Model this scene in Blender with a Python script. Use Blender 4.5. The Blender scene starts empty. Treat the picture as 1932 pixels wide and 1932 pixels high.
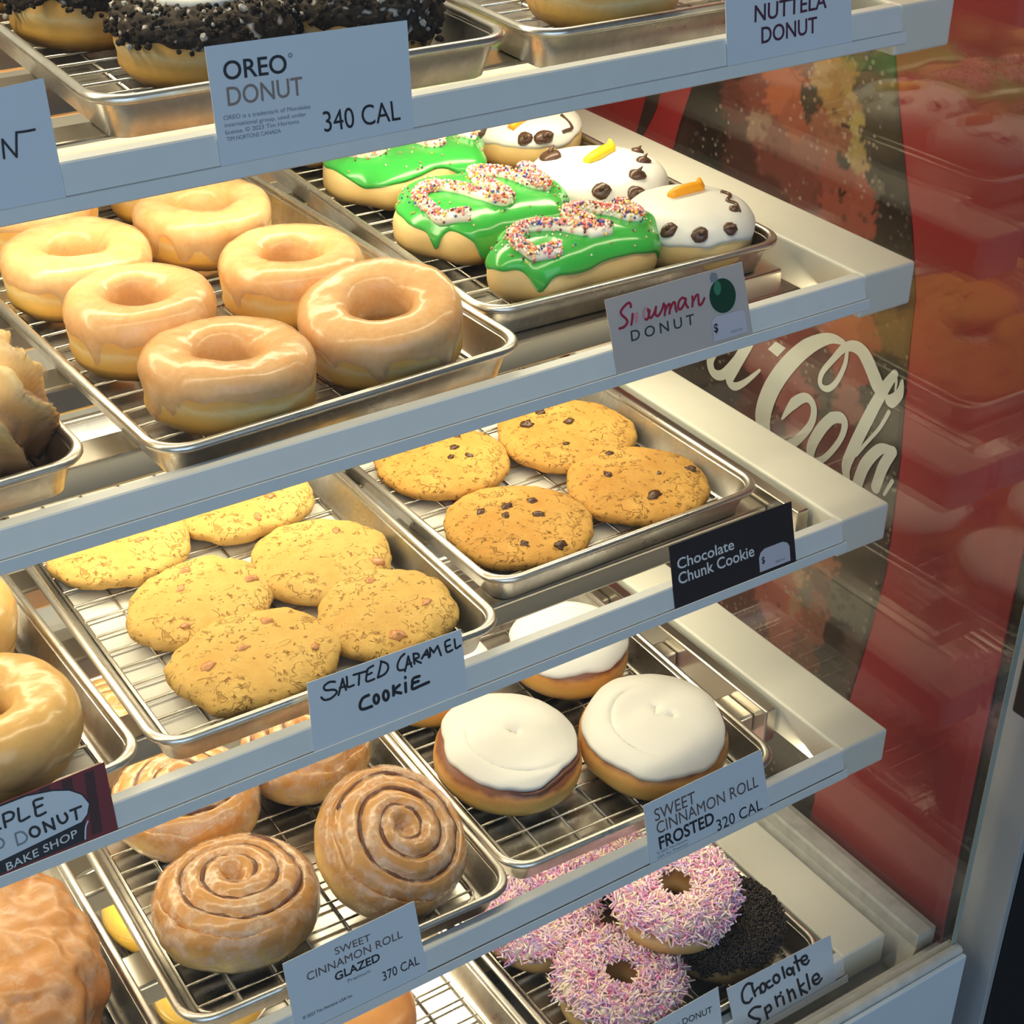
import bpy, bmesh, math, random
from math import sin, cos, pi, radians as rad
from mathutils import Vector, Matrix, noise

S = bpy.context.scene
COL = S.collection
V = Vector

# ------------------------------------------------------------------ camera
CAM = V((-0.8, -0.5605, 1.55))
FPX = 3120.973
RX = V((0.83058188, -0.55669738, 0.01489187))
RY = V((-0.28149298, -0.44275506, -0.85131055))     # image down
RZ = V((0.4805158, 0.70289116, -0.52445074))        # forward
cd = bpy.data.cameras.new('camera')
cd.sensor_width = 36.0
cd.lens = 36.0 * FPX / 1932.0
cd.clip_start = 0.01
cam = bpy.data.objects.new('camera', cd)
m3 = Matrix((RX, -RY, -RZ)).transposed()
cam.matrix_world = Matrix.Translation(CAM) @ m3.to_4x4()
COL.objects.link(cam)
S.camera = cam

# ------------------------------------------------------------------ world, lights, exposure
S.view_settings.view_transform = 'Standard'
S.view_settings.look = 'None'
S.view_settings.exposure = 0.0
S.view_settings.gamma = 1.0
S.view_settings.use_curve_mapping = False
W = bpy.data.worlds.new('shop_surroundings')
S.world = W
W.use_nodes = True
wn = W.node_tree.nodes
wb = wn['Background']
wb.inputs[0].default_value = (0.55, 0.78, 1.0, 1)
wb.inputs[1].default_value = 0.10
try:
    S.cycles.use_denoising = True
    S.cycles.max_bounces = 8
    S.cycles.transparent_max_bounces = 24
    S.cycles.caustics_reflective = False
    S.cycles.sample_clamp_indirect = 4.0
except Exception:
    pass


def area(name, loc, rot, sx, sy, power, col):
    l = bpy.data.lights.new(name, 'AREA')
    l.shape = 'RECTANGLE'
    l.size = sx
    l.size_y = sy
    l.energy = power
    l.color = col
    o = bpy.data.objects.new(name, l)
    o.location = loc
    o.rotation_euler = rot
    COL.objects.link(o)
    return o


ZS = {'top': 1.293, 'second': 1.1186, 'third': 0.9353, 'fourth': 0.7497, 'bottom': 0.5605}
YF = {'top': 0.138, 'second': 0.1374, 'third': 0.1274, 'fourth': 0.0945, 'bottom': 0.0611}
WARM = (1.0, 0.89, 0.60)
# daylight from the shop window behind the customer
area('window_daylight', (-1.3, -2.6, 2.0), (rad(75), 0, rad(-22)), 3.2, 2.2, 48, (0.60, 0.80, 1.0))
# warm lamps of the case, one under each shelf and one in the case top
area('case_lamp', (-0.60, 0.36, 1.60), (0, 0, 0), 1.14, 0.08, 5.0, WARM)
for k, p in (('top', 2.9), ('second', 2.8), ('third', 2.7), ('fourth', 2.8)):
    area('shelf_lamp', (-0.60, 0.36, ZS[k] - 0.034), (0, 0, 0), 1.14, 0.05, p, WARM)
    area('rail_lamp', (-0.60, YF[k] + 0.032, ZS[k] - 0.024), (rad(22), 0, 0), 1.14, 0.018, {'top': 0.9, 'second': 0.9, 'third': 0.8, 'fourth': 1.0}[k], WARM)


def ray(px, py):
    return RX * ((px - 966) / FPX) + RY * ((py - 966) / FPX) + RZ


def atX(px, py, X):
    d = ray(px, py)
    return CAM + d * ((X - CAM.x) / d.x)


def atZ(px, py, Z):
    d = ray(px, py)
    return CAM + d * ((Z - CAM.z) / d.z)


# ------------------------------------------------------------------ node helpers
def new_mat(name):
    m = bpy.data.materials.new(name)
    m.use_nodes = True
    return m, m.node_tree.nodes, m.node_tree.links, m.node_tree.nodes['Principled BSDF']


def c4(c):
    return (c[0], c[1], c[2], 1.0)


def srgb(r, g, b):
    f = lambda x: (x / 255 / 12.92) if x / 255 <= 0.04045 else ((x / 255 + 0.055) / 1.055) ** 2.4
    return (f(r), f(g), f(b))


def tex_noise(n, l, scale, detail=4, rough=0.6, src=None, dist=0.0):
    t = n.new('ShaderNodeTexNoise')
    t.inputs['Scale'].default_value = scale
    t.inputs['Detail'].default_value = detail
    t.inputs['Roughness'].default_value = rough
    t.inputs['Distortion'].default_value = dist
    if src is None:
        tc = n.new('ShaderNodeTexCoord')
        src = tc.outputs['Object']
    l.new(src, t.inputs['Vector'])
    return t.outputs['Fac']


def ramp(n, l, src, stops, interp='LINEAR'):
    r = n.new('ShaderNodeValToRGB')
    r.color_ramp.interpolation = interp
    e = r.color_ramp.elements
    while len(e) < len(stops):
        e.new(0.5)
    for i, (p, c) in enumerate(stops):
        e[i].position = p
        e[i].color = c4(c) if len(c) == 3 else c
    l.new(src, r.inputs[0])
    return r.outputs[0]


def mixc(n, l, fac, a, b, mode='MIX'):
    x = n.new('ShaderNodeMix')
    x.data_type = 'RGBA'
    x.blend_type = mode
    for sock, v in ((x.inputs[0], fac), (x.inputs[6], a), (x.inputs[7], b)):
        if isinstance(v, (int, float)):
            sock.default_value = v
        elif isinstance(v, tuple):
            sock.default_value = c4(v)
        else:
            l.new(v, sock)
    return x.outputs[2]


def maprange(n, l, src, a, b, c=0.0, d=1.0):
    x = n.new('ShaderNodeMapRange')
    l.new(src, x.inputs[0])
    for i, v in enumerate((a, b, c, d)):
        x.inputs[1 + i].default_value = v
    return x.outputs[0]


def bump(n, l, p, h, strength, dist):
    b = n.new('ShaderNodeBump')
    b.inputs['Strength'].default_value = strength
    b.inputs['Distance'].default_value = dist
    l.new(h, b.inputs['Height'])
    l.new(b.outputs[0], p.inputs['Normal'])
    return b


def plain(name, col, rough=0.5, metal=0.0, bs=0, bd=0.0003, var=0.0, coat=0.0, spec=0.5):
    m, n, l, p = new_mat(name)
    p.inputs['Base Color'].default_value = c4(col)
    p.inputs['Roughness'].default_value = rough
    p.inputs['Metallic'].default_value = metal
    p.inputs['Coat Weight'].default_value = coat
    p.inputs['Specular IOR Level'].default_value = spec
    if bs:
        f = tex_noise(n, l, bs)
        bump(n, l, p, f, 0.6, bd)
        if var:
            c2 = tuple(x * (1 - var) for x in col)
            l.new(mixc(n, l, maprange(n, l, f, 0.3, 0.7), c2, col), p.inputs['Base Color'])
    return m


def dough_mat(name, stops, h, rough=0.45, ns=60, coat=0.0, spots=None):
    """baked dough: colour by baking height above the base, with mottling"""
    m, n, l, p = new_mat(name)
    tc = n.new('ShaderNodeTexCoord')
    sp = n.new('ShaderNodeSeparateXYZ')
    l.new(tc.outputs['Object'], sp.inputs[0])
    f = tex_noise(n, l, ns, 4, 0.6, tc.outputs['Object'])
    a = n.new('ShaderNodeMath')
    a.operation = 'MULTIPLY_ADD'
    l.new(f, a.inputs[0])
    a.inputs[1].default_value = 0.22 * h
    a.inputs[2].default_value = -0.11 * h
    b = n.new('ShaderNodeMath')
    b.operation = 'ADD'
    l.new(a.outputs[0], b.inputs[0])
    l.new(sp.outputs[2], b.inputs[1])
    z = maprange(n, l, b.outputs[0], 0.0, h)
    c = ramp(n, l, z, stops)
    f2 = tex_noise(n, l, 25, 3, 0.5, tc.outputs['Object'])
    c = mixc(n, l, maprange(n, l, f2, 0.35, 0.7, 0.0, 0.55), c, (0.52, 0.24, 0.07), 'MULTIPLY') if spots else mixc(
        n, l, maprange(n, l, f2, 0.35, 0.75, 0.0, 0.30), c, (0.75, 0.50, 0.25), 'MULTIPLY')
    l.new(c, p.inputs['Base Color'])
    p.inputs['Roughness'].default_value = rough
    p.inputs['Coat Weight'].default_value = coat
    p.inputs['Coat Roughness'].default_value = 0.15
    bump(n, l, p, tex_noise(n, l, 260, 4, 0.7, tc.outputs['Object']), 0.5, 0.0006)
    return m


def glaze_mat(name, col, a0, a1, rough=0.18, ns=45, bd=0.0006):
    m, n, l, p = new_mat(name)
    f = tex_noise(n, l, ns, 4, 0.6)
    p.inputs['Base Color'].default_value = c4(col)
    l.new(maprange(n, l, f, 0.35, 0.65, a0, a1), p.inputs['Alpha'])
    p.inputs['Roughness'].default_value = rough
    p.inputs['Specular IOR Level'].default_value = 0.6
    bump(n, l, p, tex_noise(n, l, 150, 3, 0.55), 0.45, bd)
    return m


def attr_mat(name, rough=0.35, bs=0, spec=0.5, metal=0.0, emit=0):
    m, n, l, p = new_mat(name)
    a = n.new('ShaderNodeAttribute')
    a.attribute_name = 'Col'
    l.new(a.outputs['Color'], p.inputs['Base Color'])
    p.inputs['Roughness'].default_value = rough
    p.inputs['Specular IOR Level'].default_value = spec
    if bs:
        bump(n, l, p, tex_noise(n, l, bs), 0.5, 0.0005)
    return m


def cookie_mat(name, base, dark, edge):
    m, n, l, p = new_mat(name)
    tc = n.new('ShaderNodeTexCoord')
    o = tc.outputs['Object']
    w = n.new('ShaderNodeTexNoise')
    w.inputs['Scale'].default_value = 55
    w.inputs['Detail'].default_value = 3
    l.new(o, w.inputs['Vector'])
    def crk(scale, width, gs, g0, g1):
        t = tex_noise(n, l, scale, 3, 0.55, o, 0.6)
        d = n.new('ShaderNodeMath')
        d.operation = 'SUBTRACT'
        l.new(t, d.inputs[0])
        d.inputs[1].default_value = 0.5
        e = n.new('ShaderNodeMath')
        e.operation = 'ABSOLUTE'
        l.new(d.outputs[0], e.inputs[0])
        gate = tex_noise(n, l, gs, 2, 0.5, o)
        x = n.new('ShaderNodeMath')
        x.operation = 'MAXIMUM'
        l.new(maprange(n, l, e.outputs[0], 0.0, width), x.inputs[0])
        l.new(maprange(n, l, gate, g0, g1, 1.0, 0.0), x.inputs[1])
        return x.outputs[0]
    ck = n.new('ShaderNodeMath')
    ck.operation = 'MINIMUM'
    l.new(crk(60, 0.016, 45, 0.53, 0.60), ck.inputs[0])
    l.new(crk(105, 0.022, 70, 0.58, 0.66), ck.inputs[1])
    crack = ck
    inv = n.new('ShaderNodeMath')
    inv.operation = 'MINIMUM'
    l.new(maprange(n, l, crack.outputs[0], 0.0, 1.0, 0.35, 1.0), inv.inputs[0])
    pit = tex_noise(n, l, 190, 3, 0.7, o)
    l.new(maprange(n, l, pit, 0.30, 0.40), inv.inputs[1])
    big = tex_noise(n, l, 30, 4, 0.6, o)
    c = mixc(n, l, maprange(n, l, big, 0.35, 0.7), edge, base)
    c = mixc(n, l, inv.outputs[0], dark, c)
    l.new(c, p.inputs['Base Color'])
    p.inputs['Roughness'].default_value = 0.75
    p.inputs['Specular IOR Level'].default_value = 0.25
    h = n.new('ShaderNodeMath')
    h.operation = 'MULTIPLY_ADD'
    l.new(inv.outputs[0], h.inputs[0])
    h.inputs[1].default_value = 0.8
    l.new(tex_noise(n, l, 120, 5, 0.7, o), h.inputs[2])
    bump(n, l, p, h.outputs[0], 0.9, 0.0016)
    return m


def metal_mat(name, col, r0, r1, ns=30, stretch=None):
    m, n, l, p = new_mat(name)
    p.inputs['Base Color'].default_value = c4(col)
    p.inputs['Metallic'].default_value = 1.0
    f = tex_noise(n, l, ns, 5, 0.65)
    l.new(maprange(n, l, f, 0.3, 0.7, r0, r1), p.inputs['Roughness'])
    c2 = tuple(x * 0.72 for x in col)
    l.new(mixc(n, l, maprange(n, l, f, 0.42, 0.62), col, c2), p.inputs['Base Color'])
    bump(n, l, p, tex_noise(n, l, 14, 2, 0.5), 0.15, 0.002)
    return m


def glass_mat(name, tint, ior, gain=1.0):
    m = bpy.data.materials.new(name)
    m.use_nodes = True
    n, l = m.node_tree.nodes, m.node_tree.links
    n.remove(n['Principled BSDF'])
    out = [x for x in n if x.type == 'OUTPUT_MATERIAL'][0]
    t = n.new('ShaderNodeBsdfTransparent')
    t.inputs[0].default_value = c4(tint)
    g = n.new('ShaderNodeBsdfGlossy')
    g.inputs['Roughness'].default_value = 0.0
    ge = n.new('ShaderNodeNewGeometry')
    dt = n.new('ShaderNodeVectorMath')
    dt.operation = 'DOT_PRODUCT'
    l.new(ge.outputs['Incoming'], dt.inputs[0])
    l.new(ge.outputs['Normal'], dt.inputs[1])

    def mm(op, a, b=None):
        q = n.new('ShaderNodeMath')
        q.operation = op
        for i, v in enumerate((a, b)):
            if v is None:
                continue
            if isinstance(v, (int, float)):
                q.inputs[i].default_value = v
            else:
                l.new(v, q.inputs[i])
        return q.outputs[0]
    f0 = ((ior - 1) / (ior + 1)) ** 2
    k5 = mm('POWER', mm('SUBTRACT', 1.0, mm('ABSOLUTE', dt.outputs['Value'])), 5.0)
    fr = mm('ADD', mm('MULTIPLY', k5, 1 - f0), f0)
    x = n.new('ShaderNodeMixShader')
    l.new(fr, x.inputs[0])
    l.new(t.outputs[0], x.inputs[1])
    l.new(g.outputs[0], x.inputs[2])
    l.new(x.outputs[0], out.inputs[0])
    return m


# ------------------------------------------------------------------ materials
MT = {}
MT['panel'] = plain('cream_painted_metal', (0.80, 0.77, 0.68), 0.38, bs=90, bd=0.0001, var=0.03)
MT['rail'] = plain('white_rail_plastic', (0.80, 0.80, 0.80), 0.42, bs=60, bd=0.0001, var=0.04)
MT['alu'] = metal_mat('tray_aluminium', (0.80, 0.77, 0.73), 0.22, 0.42)
MT['wire'] = metal_mat('rack_wire', (0.66, 0.62, 0.57), 0.18, 0.34, 60)
MT['steel'] = plain('shelf_steel', (0.62, 0.58, 0.52), 0.28, 1.0)
MT['black'] = plain('black_plastic', (0.010, 0.010, 0.012), 0.35)
MT['soft_black'] = plain('dark_gasket_rubber', (0.022, 0.018, 0.017), 0.6)
MT['silver'] = plain('silver_door_paint', (0.42, 0.43, 0.45), 0.45, 0.3)
MT['red'] = plain('red_cooler_vinyl', (0.36, 0.024, 0.030), 0.45)
MT['deck'] = plain('grey_deck_laminate', (0.46, 0.45, 0.43), 0.5, bs=40, bd=0.0002, var=0.15)
MT['curb'] = plain('worn_white_sill', (0.62, 0.60, 0.56), 0.55, bs=70, bd=0.0006, var=0.25)
MT['kick'] = plain('white_kick_panel', (0.62, 0.68, 0.74), 0.4, bs=8, bd=0.0002, var=0.05)
MT['floor'] = plain('grey_floor_tile', (0.20, 0.20, 0.20), 0.5, bs=6, var=0.2)
MT['wall'] = plain('white_case_back', (0.70, 0.66, 0.58), 0.5)
MT['glass'] = glass_mat('clear_pane', (0.985, 0.99, 0.985), 1.45)
MT['sideglass'] = glass_mat('clear_side_pane', (0.97, 0.98, 0.975), 1.52)
MT['edge'] = plain('glass_edge', (0.30, 0.32, 0.28), 0.3)
MT['paper'] = plain('white_card', (0.70, 0.74, 0.82), 0.6, bs=200, bd=0.00003)
MT['pinkpaper'] = plain('greyish_pink_card', (0.55, 0.48, 0.46), 0.5)
MT['blackcard'] = plain('black_card', (0.020, 0.014, 0.018), 0.45)
MT['maroon'] = plain('maroon_card', (0.20, 0.022, 0.032), 0.5)
MT['maroondark'] = plain('dark_maroon_ink', (0.055, 0.014, 0.018), 0.5)
MT['ink'] = plain('black_ink', (0.012, 0.012, 0.022), 0.5)
MT['inkgrey'] = plain('grey_ink', (0.22, 0.25, 0.30), 0.6)
MT['inkbrown'] = plain('brown_ink', (0.13, 0.085, 0.085), 0.55)
MT['inktaupe'] = plain('taupe_ink', (0.28, 0.21, 0.19), 0.55)
MT['inkplum'] = plain('plum_ink', (0.07, 0.012, 0.045), 0.55)
MT['inkred'] = plain('red_ink', (0.36, 0.012, 0.05), 0.5)
MT['inkpink'] = plain('faded_pink_ink', (0.62, 0.30, 0.34), 0.5)
MT['inkgreen'] = plain('dark_green_ink', (0.02, 0.045, 0.035), 0.5)
MT['ornament'] = plain('ornament_green_ink', (0.010, 0.060, 0.032), 0.3)
MT['ornamentlight'] = plain('ornament_light_green_ink', (0.05, 0.22, 0.13), 0.3)
MT['white'] = plain('white_ink', (0.80, 0.78, 0.80), 0.5)
MT['logowhite'] = plain('logo_white_vinyl', (0.74, 0.72, 0.66), 0.5)
MT['tag'] = plain('pale_price_sticker', (0.60, 0.57, 0.66), 0.5)
MT['liner'] = plain('white_tray_paper', (0.78, 0.74, 0.68), 0.6, bs=30, bd=0.001)
MT['linerred'] = plain('red_print', (0.62, 0.05, 0.12), 0.6)

MT['dough'] = dough_mat('yeast_donut_dough', [(0.0, (0.60, 0.24, 0.04)), (0.20, (0.76, 0.40, 0.07)), (0.34, (0.82, 0.49, 0.14)), (0.44, (0.90, 0.66, 0.32)),
                        (0.50, (0.84, 0.50, 0.16)), (0.66, (0.72, 0.33, 0.06)), (1.0, (0.74, 0.40, 0.12))], 0.046)
MT['bun'] = dough_mat('filled_donut_dough', [(0.0, (0.60, 0.30, 0.08)), (0.3, (0.78, 0.50, 0.18)), (0.55, (0.82, 0.60, 0.28)),
                      (1.0, (0.74, 0.46, 0.16))], 0.042)
MT['darkbun'] = dough_mat('sprinkled_donut_dough', [(0.0, (0.40, 0.20, 0.07)), (0.35, (0.58, 0.36, 0.14)), (0.48, (0.66, 0.47, 0.22)),
                          (0.7, (0.36, 0.17, 0.06)), (1.0, (0.20, 0.085, 0.035))], 0.040)
MT['yellow'] = dough_mat('yellow_glazed_dough', [(0.0, (0.70, 0.32, 0.03)), (0.5, (0.86, 0.52, 0.08)), (1.0, (0.86, 0.50, 0.08))], 0.045, 0.2, coat=0.6)
MT['roll'] = dough_mat('cinnamon_roll_dough', [(0.0, (0.66, 0.38, 0.12)), (0.45, (0.76, 0.50, 0.19)), (0.7, (0.56, 0.27, 0.08)),
                       (1.0, (0.58, 0.29, 0.10))], 0.045, 0.32, coat=0.5)
MT['rollfrost'] = dough_mat('iced_roll_dough', [(0.0, (0.66, 0.36, 0.08)), (0.5, (0.76, 0.44, 0.11)), (0.72, (0.66, 0.32, 0.09)),
                            (0.82, (0.24, 0.08, 0.035)), (1.0, (0.24, 0.08, 0.04))], 0.036, 0.4)
MT['fritter'] = dough_mat('fritter_dough', [(0.0, (0.36, 0.13, 0.035)), (0.5, (0.50, 0.20, 0.055)), (1.0, (0.58, 0.27, 0.09))], 0.05, 0.38, 30, 0.12, True)
MT['cruller'] = dough_mat('cruller_dough', [(0.0, (0.40, 0.17, 0.07)), (0.45, (0.56, 0.28, 0.11)), (0.75, (0.78, 0.48, 0.18)), (1.0, (0.84, 0.60, 0.28))], 0.05, 0.35)
MT['cinnamon'] = plain('dark_cinnamon', (0.14, 0.045, 0.025), 0.5, bs=200, bd=0.0008, var=0.4)
MT['glaze'] = glaze_mat('sugar_glaze', (0.90, 0.60, 0.33), 0.30, 0.68)
MT['rollglaze'] = glaze_mat('roll_sugar_glaze', (0.86, 0.62, 0.44), -0.25, 0.62, 0.16, 85, 0.0012)
MT['thinglaze'] = glaze_mat('thin_sugar_glaze', (0.80, 0.58, 0.42), -0.30, 0.36, 0.34, 60, 0.0012)
MT['maple'] = glaze_mat('maple_icing', (0.72, 0.44, 0.16), 0.75, 0.95, 0.22)
MT['white_icing'] = plain('white_icing', (0.74, 0.72, 0.69), 0.40, bs=25, bd=0.0006)
MT['frost'] = plain('roll_frosting', (0.70, 0.67, 0.64), 0.42, bs=24, bd=0.0016)
MT['green'] = plain('green_icing', (0.045, 0.40, 0.065), 0.22, bs=35, bd=0.0008, coat=0.3)
MT['cream'] = plain('white_piped_icing', (0.88, 0.80, 0.72), 0.4)
MT['choc'] = plain('piped_chocolate', (0.085, 0.040, 0.026), 0.28)
MT['chunk'] = plain('chocolate_chunk', (0.10, 0.042, 0.022), 0.35, bs=150, bd=0.0006, var=0.3)
MT['caramel'] = plain('caramel_bit', (0.58, 0.26, 0.10), 0.3)
MT['orange'] = plain('orange_icing', (0.90, 0.36, 0.015), 0.4)
MT['lemon'] = plain('yellow_icing', (0.90, 0.60, 0.02), 0.4)
MT['crumb'] = attr_mat('cookie_crumb_topping', 0.7, 220, 0.2)
MT['sprk'] = attr_mat('sugar_sprinkle', 0.35)
MT['print'] = None
MT['salted'] = cookie_mat('salted_caramel_cookie', (0.72, 0.47, 0.15), (0.33, 0.15, 0.035), (0.62, 0.36, 0.10))
MT['chunkc'] = cookie_mat('chocolate_chunk_cookie', (0.66, 0.38, 0.10), (0.22, 0.085, 0.02), (0.54, 0.26, 0.055))
MT['brownglaze'] = plain('dark_chocolate_glaze', (0.10, 0.035, 0.02), 0.25)


# ------------------------------------------------------------------ mesh helpers
def obj(name, verts, faces, mat, parent=None, smooth=True, cols=None, loc=None):
    me = bpy.data.meshes.new(name)
    me.from_pydata([tuple(v) for v in verts], [], faces)
    if smooth:
        me.polygons.foreach_set('use_smooth', [True] * len(me.polygons))
    if cols:
        a = me.color_attributes.new('Col', 'FLOAT_COLOR', 'POINT')
        a.data.foreach_set('color', [x for c in cols for x in (c[0], c[1], c[2], 1.0)])
    me.update()
    me.materials.append(mat)
    o = bpy.data.objects.new(name, me)
    COL.objects.link(o)
    if parent:
        o.parent = parent
    if loc is not None:
        o.location = loc
    return o


def empty(name, loc=(0, 0, 0), rot=(0, 0, 0)):
    o = bpy.data.objects.new(name, None)
    o.empty_display_size = 0.01
    o.location = loc
    o.rotation_euler = rot
    COL.objects.link(o)
    return o


def tag(o, label, cat, group=None, kind=None):
    o['label'] = label
    o['category'] = cat
    if group:
        o['group'] = group
    if kind:
        o['kind'] = kind
    return o


class MB:
    def __init__(s):
        s.v, s.f, s.c = [], [], []

    def add(s, vs, fs, col=None):
        b = len(s.v)
        s.v += [V(x) for x in vs]
        s.f += [tuple(i + b for i in f) for f in fs]
        if col is not None:
            s.c += [col] * len(vs)

    def box(s, a, b, bev=0.0):
        if bev <= 0:
            x0, y0, z0 = a
            x1, y1, z1 = b
            s.add([(x0, y0, z0), (x1, y0, z0), (x1, y1, z0), (x0, y1, z0), (x0, y0, z1), (x1, y0, z1), (x1, y1, z1), (x0, y1, z1)],
                  [(3, 2, 1, 0), (4, 5, 6, 7), (0, 1, 5, 4), (1, 2, 6, 5), (2, 3, 7, 6), (3, 0, 4, 7)])
            return
        bm = bmesh.new()
        bmesh.ops.create_cube(bm, size=1.0)
        for v in bm.verts:
            v.co = V(((a[0] + b[0]) / 2 + v.co.x * (b[0] - a[0]), (a[1] + b[1]) / 2 + v.co.y * (b[1] - a[1]), (a[2] + b[2]) / 2 + v.co.z * (b[2] - a[2])))
        bmesh.ops.bevel(bm, geom=bm.edges[:], offset=bev, segments=3, profile=0.5, affect='EDGES')
        bm.verts.index_update()
        s.add([v.co.copy() for v in bm.verts], [tuple(v.index for v in f.verts) for f in bm.faces])
        bm.free()

    def tube(s, pts, r, n=8, closed=False, cap=True, flat=None, col=None):
        pts = [V(p) for p in pts]
        k = len(pts)
        rr = r if isinstance(r, (list, tuple)) else [r] * k
        up = V((0.0123, 0.0321, 1)).normalized() if flat is None else flat
        vs, fs = [], []
        for i, p in enumerate(pts):
            a = pts[(i - 1) % k] if (closed or i > 0) else p
            b = pts[(i + 1) % k] if (closed or i < k - 1) else p
            t = (b - a)
            t = t.normalized() if t.length > 1e-9 else V((1, 0, 0))
            u = up.cross(t)
            if u.length < 1e-3:
                u = V((1, 0, 0)).cross(t)
            u.normalize()
            w = t.cross(u)
            for j in range(n):
                an = 2 * pi * j / n
                vs.append(p + (u * cos(an) + w * sin(an)) * rr[i])
        for i in range(k if closed else k - 1):
            i2 = (i + 1) % k
            for j in range(n):
                j2 = (j + 1) % n
                fs.append((i * n + j, i * n + j2, i2 * n + j2, i2 * n + j))
        if cap and not closed:
            fs.append(tuple(range(n - 1, -1, -1)))
            fs.append(tuple((k - 1) * n + j for j in range(n)))
        s.add(vs, fs, col)

    def build(s, name, mat, parent=None, smooth=False, loc=None):
        return obj(name, s.v, s.f, mat, parent, smooth, s.c if s.c else None, loc)


def prism_x(prof, x0, x1):
    """profile [(y,z)] extruded along X"""
    k = len(prof)
    vs = [(x0, y, z) for y, z in prof] + [(x1, y, z) for y, z in prof]
    fs = [(i, (i + 1) % k, (i + 1) % k + k, i + k) for i in range(k)]
    fs += [tuple(range(k - 1, -1, -1)), tuple(range(k, 2 * k))]
    return vs, fs


# ------------------------------------------------------------------ pastry surfaces
def sgnpow(x, e):
    return math.copysign(abs(x) ** e, x)


class Dome:
    """closed rounded body: outline radius rf(theta), height H; phi -pi/2 .. pi/2"""

    def __init__(s, rf, H, e1=0.45, e2=0.8, amp=0.001, ns=40, seed=0, extra=None, zsq=1.0):
        s.rf, s.H, s.e1, s.e2, s.amp, s.ns, s.extra = rf, H, e1, e2, amp, ns, extra
        s.off = V((seed * 3.17, seed * 1.91, seed * 7.3))
        s.lo, s.hi, s.ring = -pi / 2, pi / 2, False

    def P(s, t, f):
        c = max(cos(f), 0.0)
        rho = c ** s.e1
        z = s.H / 2 * (1 + sgnpow(sin(f), s.e2))
        r = s.rf(t)
        p = V((r[0] * rho, r[1] * rho, z)) if isinstance(r, tuple) else V((r * cos(t) * rho, r * sin(t) * rho, z))
        if s.extra:
            p = p + s.extra(t, f, rho, p)
        if s.amp:
            q = p * s.ns + s.off
            d = noise.noise(q) * s.amp + noise.noise(q * 2.7) * s.amp * 0.4
            k = p - V((0, 0, s.H * 0.5))
            if k.length > 1e-6:
                p = p + k.normalized() * d * (0.3 if f < -0.9 else 1)
        return p


class Ring(Dome):
    """ring donut: outer radius R, hole radius h"""

    def __init__(s, R, h, H, e=0.8, amp=0.001, ns=40, seed=0, extra=None, rmod=None):
        s.R, s.h, s.H, s.e, s.amp, s.ns, s.extra, s.rmod = R, h, H, e, amp, ns, extra, rmod
        s.off = V((seed * 3.17, seed * 1.91, seed * 7.3))
        s.lo, s.hi, s.ring = -pi, pi, True

    def P(s, t, f):
        R = s.R * (s.rmod(t) if s.rmod else 1)
        mid, w = (R + s.h) / 2, (R - s.h) / 2
        rho = mid + w * sgnpow(cos(f), s.e)
        z = s.H / 2 * (1 + sgnpow(sin(f), s.e))
        p = V((rho * cos(t), rho * sin(t), z))
        if s.extra:
            p = p + s.extra(t, f, rho, p)
        if s.amp:
            q = p * s.ns + s.off
            d = noise.noise(q) * s.amp + noise.noise(q * 2.7) * s.amp * 0.4
            k = V((cos(t) * cos(f), sin(t) * cos(f), sin(f)))
            p = p + k * d
        return p


def normal(S_, t, f):
    e = 0.02
    a = S_.P(t + e, f) - S_.P(t - e, f)
    f1, f0 = min(f + e, S_.hi - 1e-4), max(f - e, S_.lo + 1e-4)
    if S_.ring:
        f1, f0 = f + e, f - e
    b = S_.P(t, f1) - S_.P(t, f0)
    n = a.cross(b)
    if n.length < 1e-12:
        return V((0, 0, 1 if f > 0 else -1))
    return n.normalized()


def body(S_, name, mat, parent, nt=72, nf=32):
    vs, fs = [], []
    if S_.ring:
        for i in range(nt):
            for j in range(nf):
                vs.append(S_.P(2 * pi * i / nt, -pi + 2 * pi * j / nf))
        for i in range(nt):
            for j in range(nf):
                i2, j2 = (i + 1) % nt, (j + 1) % nf
                fs.append((i * nf + j, i2 * nf + j, i2 * nf + j2, i * nf + j2))
    else:
        for i in range(nt):
            for j in range(1, nf):
                vs.append(S_.P(2 * pi * i / nt, -pi / 2 + pi * j / nf))
        m = nf - 1
        vs += [S_.P(0, -pi / 2), S_.P(0, pi / 2)]
        for i in range(nt):
            i2 = (i + 1) % nt
            for j in range(m - 1):
                fs.append((i * m + j, i2 * m + j, i2 * m + j + 1, i * m + j + 1))
            fs.append((len(vs) - 2, i2 * m, i * m))
            fs.append((len(vs) - 1, i * m + m - 1, i2 * m + m - 1))
    return obj(name, vs, fs, mat, parent)


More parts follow.
